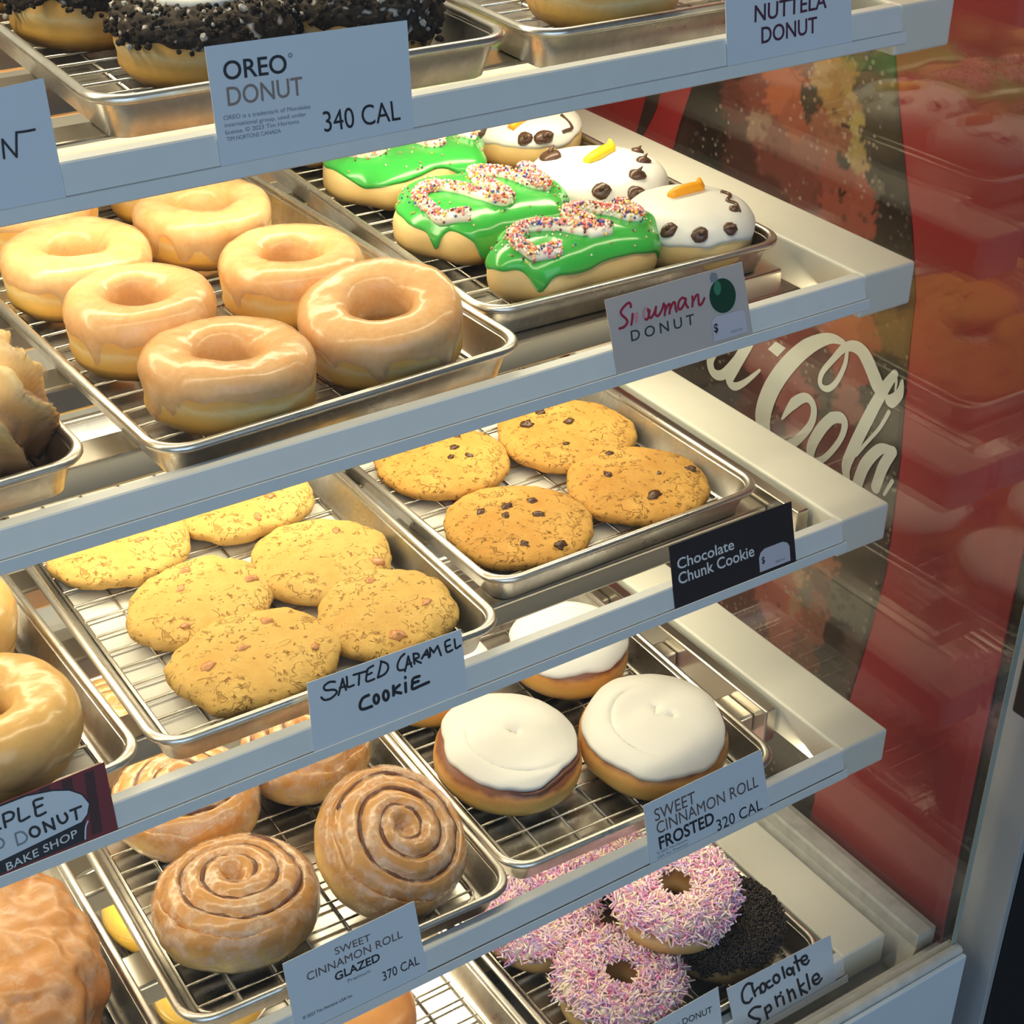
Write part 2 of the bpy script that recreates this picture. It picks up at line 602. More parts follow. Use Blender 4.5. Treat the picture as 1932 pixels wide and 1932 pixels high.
def shell(S_, name, mat, parent, edge, thick, inner=None, nt=96, nf=22, cols=None, rough=0.0):
    """coating lying on the surface from edge(theta) up over the top (ring: to inner(theta) in the hole)"""
    vs, fs = [], []
    n = nf + 1
    for i in range(nt):
        t = 2 * pi * i / nt
        a = edge(t)
        b = inner(t) if S_.ring else pi / 2 - 1e-3
        for j in range(n):
            u = j / nf
            f = a + (b - a) * u
            if S_.ring:
                w = min(u, 1 - u)
            else:
                w = u
            k = min(w / 0.12, 1.0)
            d = thick * (math.sqrt(max(1 - (1 - k) ** 2, 0)) * 1.25 - 0.25)
            p = S_.P(t, f)
            if rough:
                q = p * 420 + S_.off
                d += rough * k * (noise.noise(q) + 0.6 * noise.noise(q * 2.1))
            vs.append(p + normal(S_, t, f) * d)
    for i in range(nt):
        i2 = (i + 1) % nt
        for j in range(n - 1):
            fs.append((i * n + j, i2 * n + j, i2 * n + j + 1, i * n + j + 1))
    if not S_.ring:
        vs.append(S_.P(0, pi / 2) + V((0, 0, thick)))
        for i in range(nt):
            fs.append((len(vs) - 1, i * n + n - 1, ((i + 1) % nt) * n + n - 1))
    return obj(name, vs, fs, mat, parent, True, cols(vs) if cols else None)


def wav(seed, base, a1, a2=0.0, drips=()):
    r = random.Random(seed)
    ph = [r.uniform(0, 6.28) for _ in range(6)]

    def f(t):
        v = base + a1 * (sin(3 * t + ph[0]) * 0.5 + sin(5 * t + ph[1]) * 0.4 + sin(8 * t + ph[2]) * 0.3) + a2 * (sin(13 * t + ph[3]) + sin(21 * t + ph[4])) * 0.5
        for (dt, wd, am) in drips:
            d = (t - dt + pi) % (2 * pi) - pi
            v -= am * math.exp(-(d / wd) ** 2)
        return v
    return f


def sprinkle_mesh(S_, name, parent, count, fmin, fmax, length, rad_, palette, seed, lift, stand=0.2, inner=None, off=0.0):
    r = random.Random(seed)
    mb = MB()
    for _ in range(count):
        t = r.uniform(0, 2 * pi)
        lo = fmin(t)
        hi = fmax(t) if fmax else pi / 2
        f = r.uniform(lo, hi)
        if not S_.ring:
            f = math.asin(max(-1, min(1, r.uniform(sin(lo), 1.0))))
        p = S_.P(t, f)
        nrm = normal(S_, t, f)
        a = nrm.orthogonal().normalized()
        b = nrm.cross(a)
        an = r.uniform(0, 6.28)
        d = (a * cos(an) + b * sin(an) + nrm * r.uniform(-0.1, 1) * stand).normalized()
        L = length * r.uniform(0.6, 1.15)
        c = p + nrm * (lift + off + r.uniform(0, 0.6) * lift + abs(d.dot(nrm)) * L * 0.4)
        capsule(mb, c - d * L / 2, c + d * L / 2, rad_, r.choice(palette))
    o = mb.build(name, MT['sprk'], parent, True)
    o['kind'] = 'stuff'
    return o


def capsule(mb, a, b, r, col, n=5):
    t = (b - a)
    t = t.normalized() if t.length > 1e-9 else V((0, 0, 1))
    u = t.orthogonal().normalized()
    w = t.cross(u)
    vs = [a - t * r * 0.8]
    for q in (a, b):
        for j in range(n):
            an = 2 * pi * j / n
            vs.append(q + (u * cos(an) + w * sin(an)) * r)
    vs.append(b + t * r * 0.8)
    fs = []
    for j in range(n):
        j2 = (j + 1) % n
        fs += [(0, 1 + j2, 1 + j), (1 + j, 1 + j2, 1 + n + j2, 1 + n + j), (2 * n + 1, 1 + n + j, 1 + n + j2)]
    mb.add(vs, fs, col)


def blob(c, r, seed, flat=(1, 1, 1), amp=0.25, ns=1.2, nt=12, nf=8):
    """small irregular lump as (verts, faces)"""
    vs, fs = [], []
    off = V((seed * 1.7, seed * 2.3, seed * 0.9))
    for j in range(nf + 1):
        ph = -pi / 2 + pi * j / nf
        for i in range(nt):
            th = 2 * pi * i / nt
            d = V((cos(th) * cos(ph), sin(th) * cos(ph), sin(ph)))
            k = r * (1 + amp * noise.noise(d * ns + off))
            vs.append(V(c) + V((d.x * k * flat[0], d.y * k * flat[1], d.z * k * flat[2])))
    for j in range(nf):
        for i in range(nt):
            i2 = (i + 1) % nt
            fs.append((j * nt + i, j * nt + i2, (j + 1) * nt + i2, (j + 1) * nt + i))
    return vs, fs


def top_at(S_, x, y):
    """point and normal on the upper side of a dome above local x,y"""
    t = math.atan2(y, x)
    for _ in range(3):
        r = S_.rf(t)
        if isinstance(r, tuple):
            R = math.hypot(*r)
            tt = math.atan2(y * 1.0, x * 1.0)
            # refine angle for non circular outlines
            ang = math.atan2(r[1], r[0])
            t += (tt - ang)
        else:
            R = r
    rho = min(math.hypot(x, y) / R, 0.995)
    f = math.acos(max(min(rho ** (1 / S_.e1), 1), 0))
    return S_.P(t, f), normal(S_, t, f), t, f


# ------------------------------------------------------------------ setting
fl = MB()
fl.box((-4, -4, -0.05), (3, 2.5, 0.0))
o = fl.build('floor', MT['floor'])
o['kind'] = 'structure'
for nm_, a_, b_ in (('wall_back', (-4, 1.2, 0), (3, 1.3, 2.8)), ('wall_right', (2.9, -4, 0), (3.0, 1.2, 2.8))):
    fl = MB()
    fl.box(a_, b_)
    o = fl.build(nm_, MT['wall'])
    o['kind'] = 'structure'

case = empty('display_case', (-0.6, 0.35, 0.0))
tag(case, 'long white bakery display case with glass front holding all the shelves of donuts', 'display case')


def cpart(name, mb, mat, smooth=False):
    o = mb.build(name, mat, None, smooth)
    o.parent = case
    o.matrix_parent_inverse = Matrix.Translation((0.6, -0.35, 0.0))
    return o


b = MB()
b.box((-1.30, 0.012, 0.0), (0.034, 0.66, 0.515))
cpart('cabinet_base', b, MT['kick'])
b = MB()
b.box((-1.30, 0.0075, 0.02), (0.035, 0.012, 0.5635), 0.0012)
cpart('kick_panel', b, MT['kick'])
b = MB()
b.box((-1.30, 0.04, 0.515), (0.0029, 0.655, 0.524))
cpart('deck', b, MT['deck'])
b = MB()
b.add(*prism_x([(0.0121, 0.515), (0.0121, 0.566), (0.0145, 0.568), (0.0190, 0.568), (0.0190, 0.5655), (0.0265, 0.5655), (0.0265, 0.557), (0.038, 0.552), (0.041, 0.54), (0.041, 0.515)], -1.30, 0.0345))
cpart('front_sill', b, MT['curb'])
b = MB()
k = [(0.0345, 0.515), (0.0345, 0.567), (0.0155, 0.567), (0.0145, 0.564), (0.0145, 0.553), (0.003, 0.527), (0.003, 0.515)]
vs = [(x, 0.0415, z) for x, z in k] + [(x, 0.655, z) for x, z in k]
n_ = len(k)
b.add(vs, [tuple(range(n_)), tuple(range(2 * n_ - 1, n_ - 1, -1))] + [(i, i + n_, (i + 1) % n_ + n_, (i + 1) % n_) for i in range(n_)])
cpart('side_sill', b, MT['curb'])
b = MB()
b.box((-1.30, 0.0200, 0.5656), (0.0288, 0.0250, 1.72))
cpart('front_glass', b, MT['glass'])
b = MB()
b.box((0.0292, 0.0205, 0.5672), (0.0342, 0.65, 1.72))
cpart('side_glass', b, MT['sideglass'])
b = MB()
b.box((0.0289, 0.0196, 0.5672), (0.0345, 0.0204, 1.72))
cpart('glass_corner_strip', b, MT['edge'])
b = MB()
b.box((-1.30, 0.655, 0.0), (0.034, 0.67, 1.735))
cpart('unseen_back_panel', b, MT['wall'])  # out of view, added to keep light inside the case
b = MB()
b.box((-1.30, 0.02, 1.72), (0.034, 0.655, 1.735))
cpart('top_panel', b, MT['wall'])
b = MB()
b.box((-1.315, 0.0075, 0.0), (-1.3005, 0.67, 1.735))
cpart('unseen_bounce_panel', b, MT['wall'])  # unseen white panel added to bounce warm light like a longer case

# ---- drinks cooler beside the case
XC = 0.050
cool = empty('drinks_cooler', (0.4, 0.3, 0.0))
tag(cool, 'tall red drinks cooler with a cola bottle picture, right of the case', 'cooler')


def kpart(name, mb, mat, smooth=False):
    o = mb.build(name, mat, None, smooth)
    o.parent = cool
    o.matrix_parent_inverse = Matrix.Translation((-0.4, -0.3, 0.0))
    return o


b = MB()
b.box((XC, 0.0455, 0.06), (0.72, 0.80, 1.95))
kpart('cabinet', b, MT['red'])
b = MB()
b.box((XC + 0.002, 0.0345, 0.08), (0.70, 0.0455, 1.93))
kpart('door_gasket', b, MT['soft_black'])
b = MB()
b.box((XC, -0.0072, 0.06), (XC + 0.006, 0.0340, 1.95), 0.0008)
kpart('door_side', b, MT['silver'])
b = MB()
b.box((XC + 0.0062, -0.0078, 0.06), (0.72, 0.0335, 1.95))
kpart('door', b, MT['black'])
b = MB()
b.box((XC - 0.0012, -0.0079, 0.792), (XC + 0.004, 0.0262, 1.20), 0.0025)
kpart('handle_pocket', b, MT['black'])
b = MB()
b.box((XC + 0.02, 0.06, 0.0), (0.70, 0.78, 0.06))
kpart('plinth', b, MT['black'])

# bottle picture printed on the cooler side
prof = [(1.50, .046), (1.42, .050), (1.34, .062), (1.28, .078), (1.221, .0942), (1.1936, .1024), (1.1557, .1153), (1.1138, .1306), (1.0658, .1431), (1.0286, .1450),
        (.9829, .1486), (.9398, .1525), (.9082, .1541), (.8368, .1562), (.8151, .1540), (.7715, .1493), (.6941, .1384), (.5859, .1173), (.50, .112), (.40, .118), (.25, .128), (.12, .130)]


def halfw(z):
    for (z0, w0), (z1, w1) in zip(prof, prof[1:]):
        if z1 <= z <= z0:
            return w0 + (w1 - w0) * (z0 - z) / (z0 - z1)
    return 0.05


BL = [  # px, py, radius px, colour (sRGB) of the printed ice, cola and drops
    (1330, 190, 28, (34, 26, 26)), (1345, 260, 30, (46, 36, 34)), (1385, 190, 22, (120, 48, 42)), (1420, 170, 24, (150, 62, 52)), (1395, 290, 34, (96, 50, 46)),
    (1430, 240, 20, (178, 128, 104)), (1480, 160, 30, (208, 96, 48)), (1500, 210, 22, (188, 80, 44)), (1455, 300, 34, (150, 70, 62)), (1445, 350, 26, (110, 42, 40)),
    (1535, 190, 16, (70, 52, 44)), (1570, 140, 26, (206, 150, 72)), (1575, 195, 26, (198, 138, 66)), (1560, 250, 26, (176, 90, 52)), (1530, 300, 30, (168, 84, 74)),
    (1520, 350, 30, (152, 68, 58)), (1566, 330, 26, (182, 76, 54)), (1570, 400, 28, (196, 82, 58)), (1605, 180, 9, (212, 170, 84)), (1612, 230, 9, (214, 178, 84)),
    (1618, 280, 9, (204, 164, 80)), (1628, 320, 10, (208, 158, 90)), (1597, 230, 6, (40, 26, 20)), (1594, 300, 6, (38, 22, 18)), (1588, 370, 8, (36, 24, 22)),
    (1630, 380, 16, (200, 84, 60)), (1625, 430, 22, (206, 88, 60)), (1645, 140, 18, (96, 78, 64)), (1670, 190, 24, (112, 92, 66)), (1672, 260, 26, (88, 66, 46)),
    (1675, 330, 26, (62, 46, 40)), (1690, 400, 26, (48, 36, 36)), (1690, 460, 26, (50, 38, 34)), (1660, 440, 18, (60, 44, 42)), (1660, 345, 12, (124, 110, 94)),
    (1340, 680, 30, (60, 36, 30)), (1380, 720, 30, (74, 42, 36)), (1440, 680, 26, (176, 84, 80)), (1480, 720, 26, (190, 96, 92)), (1420, 760, 30, (120, 52, 48)),
    (1500, 640, 24, (160, 62, 56)), (1540, 680, 20, (120, 56, 48)), (1560, 720, 16, (96, 76, 66)), (1520, 780, 26, (196, 104, 96)), (1560, 780, 14, (128, 116, 100)),
    (1600, 640, 26, (216, 104, 70)), (1610, 700, 24, (200, 92, 74)), (1600, 770, 20, (186, 110, 96)), (1585, 840, 26, (140, 52, 48)), (1640, 620, 20, (190, 84, 58)),
    (1670, 610, 22, (120, 92, 48)), (1690, 640, 22, (116, 90, 50)), (1680, 700, 20, (72, 58, 44)), (1650, 740, 20, (60, 40, 34)), (1670, 800, 22, (116, 102, 84)),
    (1640, 840, 22, (104, 92, 76)), (1690, 860, 16, (92, 76, 66)), (1610, 900, 24, (130, 60, 54)), (1665, 920, 20, (82, 62, 52)),
    (1395, 1130, 30, (120, 44, 42)), (1440, 1110, 24, (196, 96, 78)), (1470, 1150, 26, (208, 104, 82)), (1480, 1090, 20, (200, 108, 86)), (1510, 1090, 10, (214, 156, 110)),
    (1498, 1140, 8, (212, 150, 108)), (1520, 1120, 14, (150, 126, 106)), (1545, 1090, 16, (140, 92, 72)), (1560, 1060, 18, (196, 116, 76)), (1545, 1150, 16, (176, 108, 76)),
    (1530, 1200, 16, (176, 96, 66)), (1525, 1240, 16, (156, 84, 58)), (1590, 1090, 20, (98, 74, 54)), (1620, 1080, 20, (92, 70, 52)), (1590, 1140, 18, (128, 112, 86)),
    (1610, 1160, 18, (122, 104, 84)), (1580, 1200, 20, (66, 46, 38)), (1570, 1250, 20, (74, 54, 44)), (1610, 1220, 16, (116, 86, 70)), (1560, 1300, 24, (84, 64, 52)),
    (1520, 1500, 40, (70, 54, 46)), (1480, 1400, 40, (70, 46, 40)), (1500, 60, 40, (150, 70, 50)), (1600, 40, 40, (140, 110, 70)), (1380, 80, 40, (70, 40, 36)),
    (1250, 500, 60, (90, 44, 40)), (1300, 900, 60, (90, 44, 40)), (1400, 560, 40, (120, 60, 54)), (1650, 530, 40, (70, 50, 40)), (1500, 950, 40, (110, 56, 50))]
def mute(c):
    g = (c[0] + c[1] + c[2]) / 3
    return tuple((0.82 * v + 0.18 * g) * 0.62 for v in c)


bl = []
for (px, py, r, c) in BL:
    p = atX(px, py, XC)
    p2 = atX(px, py + r, XC)
    bl.append((p.y, p.z, max(abs(p2.z - p.z), 0.003), mute(srgb(*c))))
vs, fs, cs = [], [], []
NW = 100
zz = [1.5 - i * 0.016 for i in range(16)] + [1.25 - i * 0.0030 for i in range(233)] + [0.552 - i * 0.018 for i in range(24)]
YC = 0.32
for z in zz:
    w = halfw(z)
    for j in range(NW + 1):
        y = YC + w * (2 * j / NW - 1)
        q = V((0, y * 60, z * 60))
        dy = noise.noise(q) * 0.007 + noise.noise(q * 3.5) * 0.005 + noise.noise(q * 9) * 0.003
        dz = noise.noise(q + V((7, 3, 1))) * 0.010 + noise.noise(q * 4 + V((7, 3, 1))) * 0.006
        best, bc, sec, sc_ = 9e9, None, 9e9, None
        for (by, bz, br, c) in bl:
            d = math.hypot((y + dy - by), (z + dz - bz)) / br
            if d < best:
                sec, sc_ = best, bc
                best, bc = d, c
            elif d < sec:
                sec, sc_ = d, c
        k = max(0.0, min(1.0, 0.5 + (sec - best) * 3.5))
        col = tuple(bc[i] * k + sc_[i] * (1 - k) for i in range(3))
        if best > 2.2:
            fk = min((best - 2.2) / 1.5, 1)
            col = tuple(col[i] * (1 - fk) + (0.06, 0.03, 0.026)[i] * fk for i in range(3))
        ew = abs(2 * j / NW - 1)
        if ew > 0.97:
            col = tuple(x * 0.55 for x in col)
        vs.append((XC - 0.0006, y, z))
        cs.append(col)
nr = len(zz)
for i in range(nr - 1):
    for j in range(NW):
        a = i * (NW + 1) + j
        fs.append((a, a + 1, a + NW + 2, a + NW + 1))
m, n, l, p = new_mat('printed_bottle_vinyl')
a = n.new('ShaderNodeAttribute')
a.attribute_name = 'Col'
tc = n.new('ShaderNodeTexCoord')
vo = n.new('ShaderNodeTexVoronoi')
vo.inputs['Scale'].default_value = 150
l.new(tc.outputs['Object'], vo.inputs['Vector'])
dn = tex_noise(n, l, 22, 3, 0.6, tc.outputs['Object'])
hi = ramp(n, l, vo.outputs['Distance'], [(0.0, (1, 1, 1)), (0.20, (1, 1, 1)), (0.32, (0, 0, 0))])
g = n.new('ShaderNodeMath')
g.operation = 'MULTIPLY'
l.new(hi, g.inputs[0])
l.new(maprange(n, l, dn, 0.45, 0.62, 0.0, 0.65), g.inputs[1])
c = mixc(n, l, g.outputs[0], a.outputs['Color'], (0.42, 0.31, 0.24))
vo2 = n.new('ShaderNodeTexVoronoi')
vo2.inputs['Scale'].default_value = 95
l.new(tc.outputs['Object'], vo2.inputs['Vector'])
lo2 = ramp(n, l, vo2.outputs['Distance'], [(0.0, (1, 1, 1)), (0.22, (1, 1, 1)), (0.34, (0, 0, 0))])
g2 = n.new('ShaderNodeMath')
g2.operation = 'MULTIPLY'
l.new(lo2, g2.inputs[0])
l.new(maprange(n, l, dn, 0.40, 0.55, 0.7, 0.0), g2.inputs[1])
c = mixc(n, l, g2.outputs[0], c, (0.07, 0.022, 0.016))
l.new(c, p.inputs['Base Color'])
p.inputs['Roughness'].default_value = 0.4
o = obj('bottle_picture', vs, fs, m, None, False, cs)
o.parent = cool
o.matrix_parent_inverse = Matrix.Translation((-0.4, -0.3, 0.0))


def ribbon_pts(pts, widths, sub=6):
    """catmull-rom through pts"""
    out, ow = [], []
    k = len(pts)
    for i in range(k - 1):
        p0, p1, p2, p3 = pts[max(i - 1, 0)], pts[i], pts[i + 1], pts[min(i + 2, k - 1)]
        for s_ in range(sub):
            t = s_ / sub
            out.append(0.5 * ((2 * p1) + (p2 - p0) * t + (2 * p0 - 5 * p1 + 4 * p2 - p3) * t * t + (3 * p1 - p0 - 3 * p2 + p3) * t ** 3))
            ow.append(widths[i] + (widths[i + 1] - widths[i]) * t)
    out.append(pts[-1])
    ow.append(widths[-1])
    return out, ow


def ribbon(mb, pts, ws, nrm, round_=True):
    """flat stroke in the plane of nrm"""
    k = len(pts)
    pts = [q + nrm * (i * 2.5e-6) for i, q in enumerate(pts)]
    L, R = [], []
    for i in range(k):
        t = pts[min(i + 1, k - 1)] - pts[max(i - 1, 0)]
        t = t.normalized() if t.length > 1e-9 else V((0, 0, 1))
        s_ = nrm.cross(t).normalized()
        L.append(pts[i] + s_ * ws[i] / 2)
        R.append(pts[i] - s_ * ws[i] / 2)
    mb.add(L + R, [(i, i + 1, k + i + 1, k + i) for i in range(k - 1)])
    if round_:
        for e in (0, k - 1):
            u = (L[e] - pts[e])
            w = nrm.cross(u)
            ring = [pts[e] + u * cos(2 * pi * j / 12) + w * sin(2 * pi * j / 12) for j in range(12)]
            mb.add(ring, [tuple(range(12))])


def logo_px(x, y):
    return atX(1232 + x / 2.76, 250 + y / 2.76, XC - 0.0012)


LOGO = [([(350, 1100), (300, 1180), (312, 1248), (362, 1262), (430, 1195), (495, 1105)], 34),
        ([(500, 1095), (420, 1230), (398, 1290), (425, 1322), (480, 1300), (556, 1238)], [40, 44, 36, 28, 20, 10]),
        ([(992, 1092), (915, 1072), (800, 1120), (690, 1225), (610, 1350), (572, 1480), (590, 1580), (650, 1640), (740, 1610), (822, 1520), (838, 1430), (800, 1380), (735, 1410), (672, 1492)],
         [18, 34, 52, 60, 66, 70, 60, 40, 30, 26, 26, 30, 36, 6]),
        ([(1012, 1130), (1000, 1210), (955, 1300), (908, 1335), (872, 1310), (882, 1250), (940, 1180), (1000, 1120), (1060, 1118), (1110, 1170), (1172, 1318)],
         [14, 16, 18, 20, 18, 18, 20, 26, 40, 50, 52]),
        ([(985, 1490), (930, 1490), (865, 1560), (822, 1650), (835, 1712), (900, 1690), (975, 1600), (1000, 1520), (980, 1480), (930, 1480)], [30, 36, 40, 38, 26, 20, 20, 26, 30, 30]),
        ([(1262, 1255), (1205, 1335), (1130, 1470), (1055, 1620), (1008, 1730), (1010, 1800)], [24, 36, 42, 42, 38, 26]),
        ([(1262, 1255), (1268, 1300), (1262, 1345)], [14, 10, 6]),
        ([(1300, 1290), (1285, 1360), (1240, 1400), (1222, 1378)], [8, 30, 40, 20]),
        ([(1230, 1455), (1180, 1540), (1100, 1630), (1060, 1680)], [14, 12, 12, 10]),
        ([(1240, 1650), (1180, 1650), (1105, 1730), (1062, 1840)], [24, 34, 40, 40]),
        ([(1250, 1660), (1200, 1740), (1160, 1850)], [34, 38, 36]),
        ([(1248, 1815), (1205, 1885)], [14, 10])]
lb = MB()
sc = (atX(1500, 700, XC) - atX(1500, 710, XC)).length / 27.6 * 1.62
lift_ = 0.0
for pts, w in LOGO:
    lift_ += 0.00003
    P3 = [logo_px(*q) - V((lift_, 0, 0)) for q in pts]
    ws = [x * sc for x in (w if isinstance(w, list) else [w] * len(pts))]
    a_, w_ = ribbon_pts(P3, ws)
    ribbon(lb, a_, w_, V((-1, 0, 0)))
q = [logo_px(*t) for t in ((640, 1088), (692, 1122), (648, 1168), (598, 1128))]
lb.add(q, [(0, 1, 2, 3)])
kpart('logo_lettering', lb, MT['logowhite'])
lb = MB()
ribbon(lb, [atX(1242, 150, XC - .0008), atX(1228, 195, XC - .0008), atX(1206, 255, XC - .0008)], [0.012, 0.016, 0.008], V((-1, 0, 0)), False)
kpart('dark_streak', lb, MT['soft_black'])

# ------------------------------------------------------------------ shelves
ORD = {'top': 'topmost', 'second': 'second from top', 'third': 'middle', 'fourth': 'second from bottom', 'bottom': 'lowest'}
XJ = -0.0475


def make_shelf(k):
    z, y = ZS[k], YF[k]
    r = empty('shelf', (-0.6, y, z))
    what = {'top': 'with the cookie-crumb donuts', 'second': 'with glazed ring donuts and decorated holiday donuts', 'third': 'with the flat cookies',
            'fourth': 'with the cinnamon rolls', 'bottom': 'with the pink sprinkled donuts'}[k]
    tag(r, 'white framed case shelf ' + what + ', ' + ORD[k], 'shelf', 'shelves of the display case')
    O = V((0.6, -y, -z))

    def part(name, mb, mat, smooth=False):
        mb.v = [v + O for v in mb.v]
        return mb.build(name, mat, r, smooth)
    x0 = -1.28
    b = MB()
    b.add(*prism_x([(y, z - 0.0008), (y + 0.0008, z), (y + 0.0075, z), (y + 0.0085, z - 0.001), (y + 0.0085, z - 0.021), (y - 0.0015, z - 0.0212), (y - 0.0042, z - 0.0139)], x0, XJ - 0.0006))
    part('front_rail', b, MT['rail'])
    b = MB()
    b.add(*prism_x([(y - 0.0060, z - 0.0143), (y - 0.0056, z - 0.0140), (y - 0.0056, z - 0.0198), (y - 0.0018, z - 0.0206), (y - 0.0018, z - 0.0213), (y - 0.0066, z - 0.0213), (y - 0.0074, z - 0.0205)], x0, XJ + 0.001))
    part('card_lip', b, MT['rail'])
    b = MB()
    b.box((XJ, y + 0.0005, z - 0.031), (0.0, 0.60, z), 0.0022)
    part('side_panel', b, MT['panel'], False)
    b = MB()
    yr = {'top': 0.18, 'second': 0.175, 'third': 0.156, 'fourth': 0.163, 'bottom': 0.15}[k]
    b.box((XJ - 0.0150, yr, z - (0.034 if k == 'fourth' else 0.026)), (XJ - 0.004, 0.60, z - 0.0025), 0.0015)
    if k in ('third', 'fourth'):
        part('slide_rail', b, MT['steel'])
    bars = [(y + 0.060 + 0.092 * i, y + 0.086 + 0.092 * i) for i in range(5)]
    if k == 'fourth':
        bars = [(0.176, 0.208), (0.272, 0.293), (0.365, 0.391), (0.455, 0.481), (0.55, 0.576)]
    for y0, y1 in bars:
        b = MB()
        b.box((x0, y0, z - 0.0315), (XJ - 0.0152, y1, z - 0.0128), 0.0022)
        part('cross_bar', b, MT['steel'])
    b = MB()
    b.box((x0, y + 0.0088, z - 0.021), (XJ - 0.0005, y + 0.020, z - 0.0175))
    part('front_ledge', b, MT['steel'])
    b = MB()
    b.box((x0, 0.6005, z - 0.031), (0.0, 0.612, z), 0.001)
    part('back_rail', b, MT['rail'])
    return r


for k in ZS:
    make_shelf(k)


# ------------------------------------------------------------------ trays and racks
def rrect(hx, y0, y1, r, n=6):
    pts = []
    for cx, cy, a0 in ((hx - r, y1 - r, 0), (-hx + r, y1 - r, pi / 2), (-hx + r, y0 + r, pi), (hx - r, y0 + r, 3 * pi / 2)):
        for i in range(n + 1):
            a = a0 + pi / 2 * i / n
            pts.append((cx + r * cos(a), cy + r * sin(a)))
    return pts


TW = 0.236


def make_tray(k, xc, yfront, label, rot=0.0, L=0.40, liner=False, rack=True, rackname=None, racklabel=None, liner_label=None):
    z = ZS[k] - 0.0125
    r = empty('bakery_tray', (xc, yfront, z), (0, 0, rot))
    tag(r, label, 'tray', 'aluminium trays on the shelves')
    h = TW / 2
    # (inset, z, corner radius)
    outer = [(0.013, 0.0, 0.014), (0.0115, 0.0008, 0.015), (0.0050, 0.0205, 0.020)]
    bead = []
    for i in range(9):
        a = pi * 1.25 - i * (1.5 * pi / 8)
        bead.append((0.0028 - 0.0028 * cos(a - pi) * -1 if False else 0.0028 + 0.0028 * cos(a), 0.0222 + 0.0028 * sin(a), 0.021))
    inner = [(0.0062, 0.0200, 0.019), (0.0125, 0.0022, 0.014), (0.016, 0.0010, 0.012)]
    loops = outer + bead + inner
    vs, fs = [], []
    K = None
    for ins, zz_, rr in loops:
        pts = rrect(h - ins, ins, L - ins, max(rr - ins * 0.3, 0.006))
        K = len(pts)
        vs += [(x, y, zz_) for x, y in pts]
    nl = len(loops)
    nb = len(outer)
    # rim bead is a part of its own, pan the rest
    def band(i0, i1):
        return [(i * K + j, i * K + (j + 1) % K, (i + 1) * K + (j + 1) % K, (i + 1) * K + j) for i in range(i0, i1) for j in range(K)]
    pan_f = band(0, nb - 1) + band(nl - 3, nl - 1)
    pan_f += [tuple(range(K - 1, -1, -1)), tuple((nl - 1) * K + j for j in range(K))]
    rim_f = band(nb - 1, nl - 3)
    obj('pan', vs, pan_f, MT['alu'], r)
    obj('rolled_rim', vs, rim_f, MT['alu'], r)
    for o in list(r.children):
        bm = bmesh.new()
        bm.from_mesh(o.data)
        bmesh.ops.delete(bm, geom=[v for v in bm.verts if not v.link_faces], context='VERTS')
        bmesh.ops.recalc_face_normals(bm, faces=bm.faces)
        bm.to_mesh(o.data)
        bm.free()
    M = Matrix.Translation((xc, yfront, z)) @ Matrix.Rotation(rot, 4, 'Z')
    if liner:
        b = MB()
        N = 24
        gx, gy = h - 0.018, L - 0.04
        for i in range(N + 1):
            for j in range(N + 1):
                x, y = -gx + 2 * gx * i / N, 0.02 + gy * j / N
                b.v.append(V((x, y, 0.0012 + 0.0006 * (0.5 + noise.noise(V((x * 25, y * 25, 3)))))))
        for i in range(N):
            for j in range(N):
                a = i * (N + 1) + j
                b.f.append((a, a + N + 1, a + N + 2, a + 1))
        lo = b.build('tray_liner', MT['liner'], None, True)
        lo.matrix_world = M
        tag(lo, liner_label, 'paper')
        for (x, y, w_, h_) in (((-0.088, 0.075, .010, .016), (-0.048, 0.130, .022, .008), (-0.012, 0.175, .012, .010), (-0.02, 0.215, .016, .009)) if 'red' in liner_label else ()):
            b = MB()
            b.add([(x - w_, y - h_, 0.0021), (x + w_ * .8, y - h_ * .7, 0.0021), (x + w_, y + h_, 0.0021), (x - w_ * .7, y + h_ * .8, 0.0021)], [(0, 1, 2, 3)])
            b.build('printed_patch', MT['linerred'], lo)
    if rack:
        q = empty('cooling_rack')
        q.matrix_world = M
        tag(q, racklabel, 'rack', 'wire racks in the trays')
        gx, y0, y1, zt = h - 0.0185, 0.0205, L - 0.0205, 0.0044
        b = MB()
        fr = [(x, y, zt - 0.001) for x, y in rrect(gx, y0, y1, 0.013, 5)]
        b.tube(fr, 0.0014, 6, closed=True)
        b.build('frame', MT['wire'], q, True)
        b = MB()
        y = y0 + 0.010
        while y < y1 - 0.004:
            b.tube([(-gx, y, zt), (gx, y, zt)], 0.00095, 6)
            y += 0.0195
        x = -gx + 0.0265
        while x < gx - 0.01:
            b.tube([(x, y0, zt - 0.002), (x, y1, zt - 0.002)], 0.00095, 6)
            x += 0.0285
        b.build('wire_grid', MT['wire'], q, True)
    return r


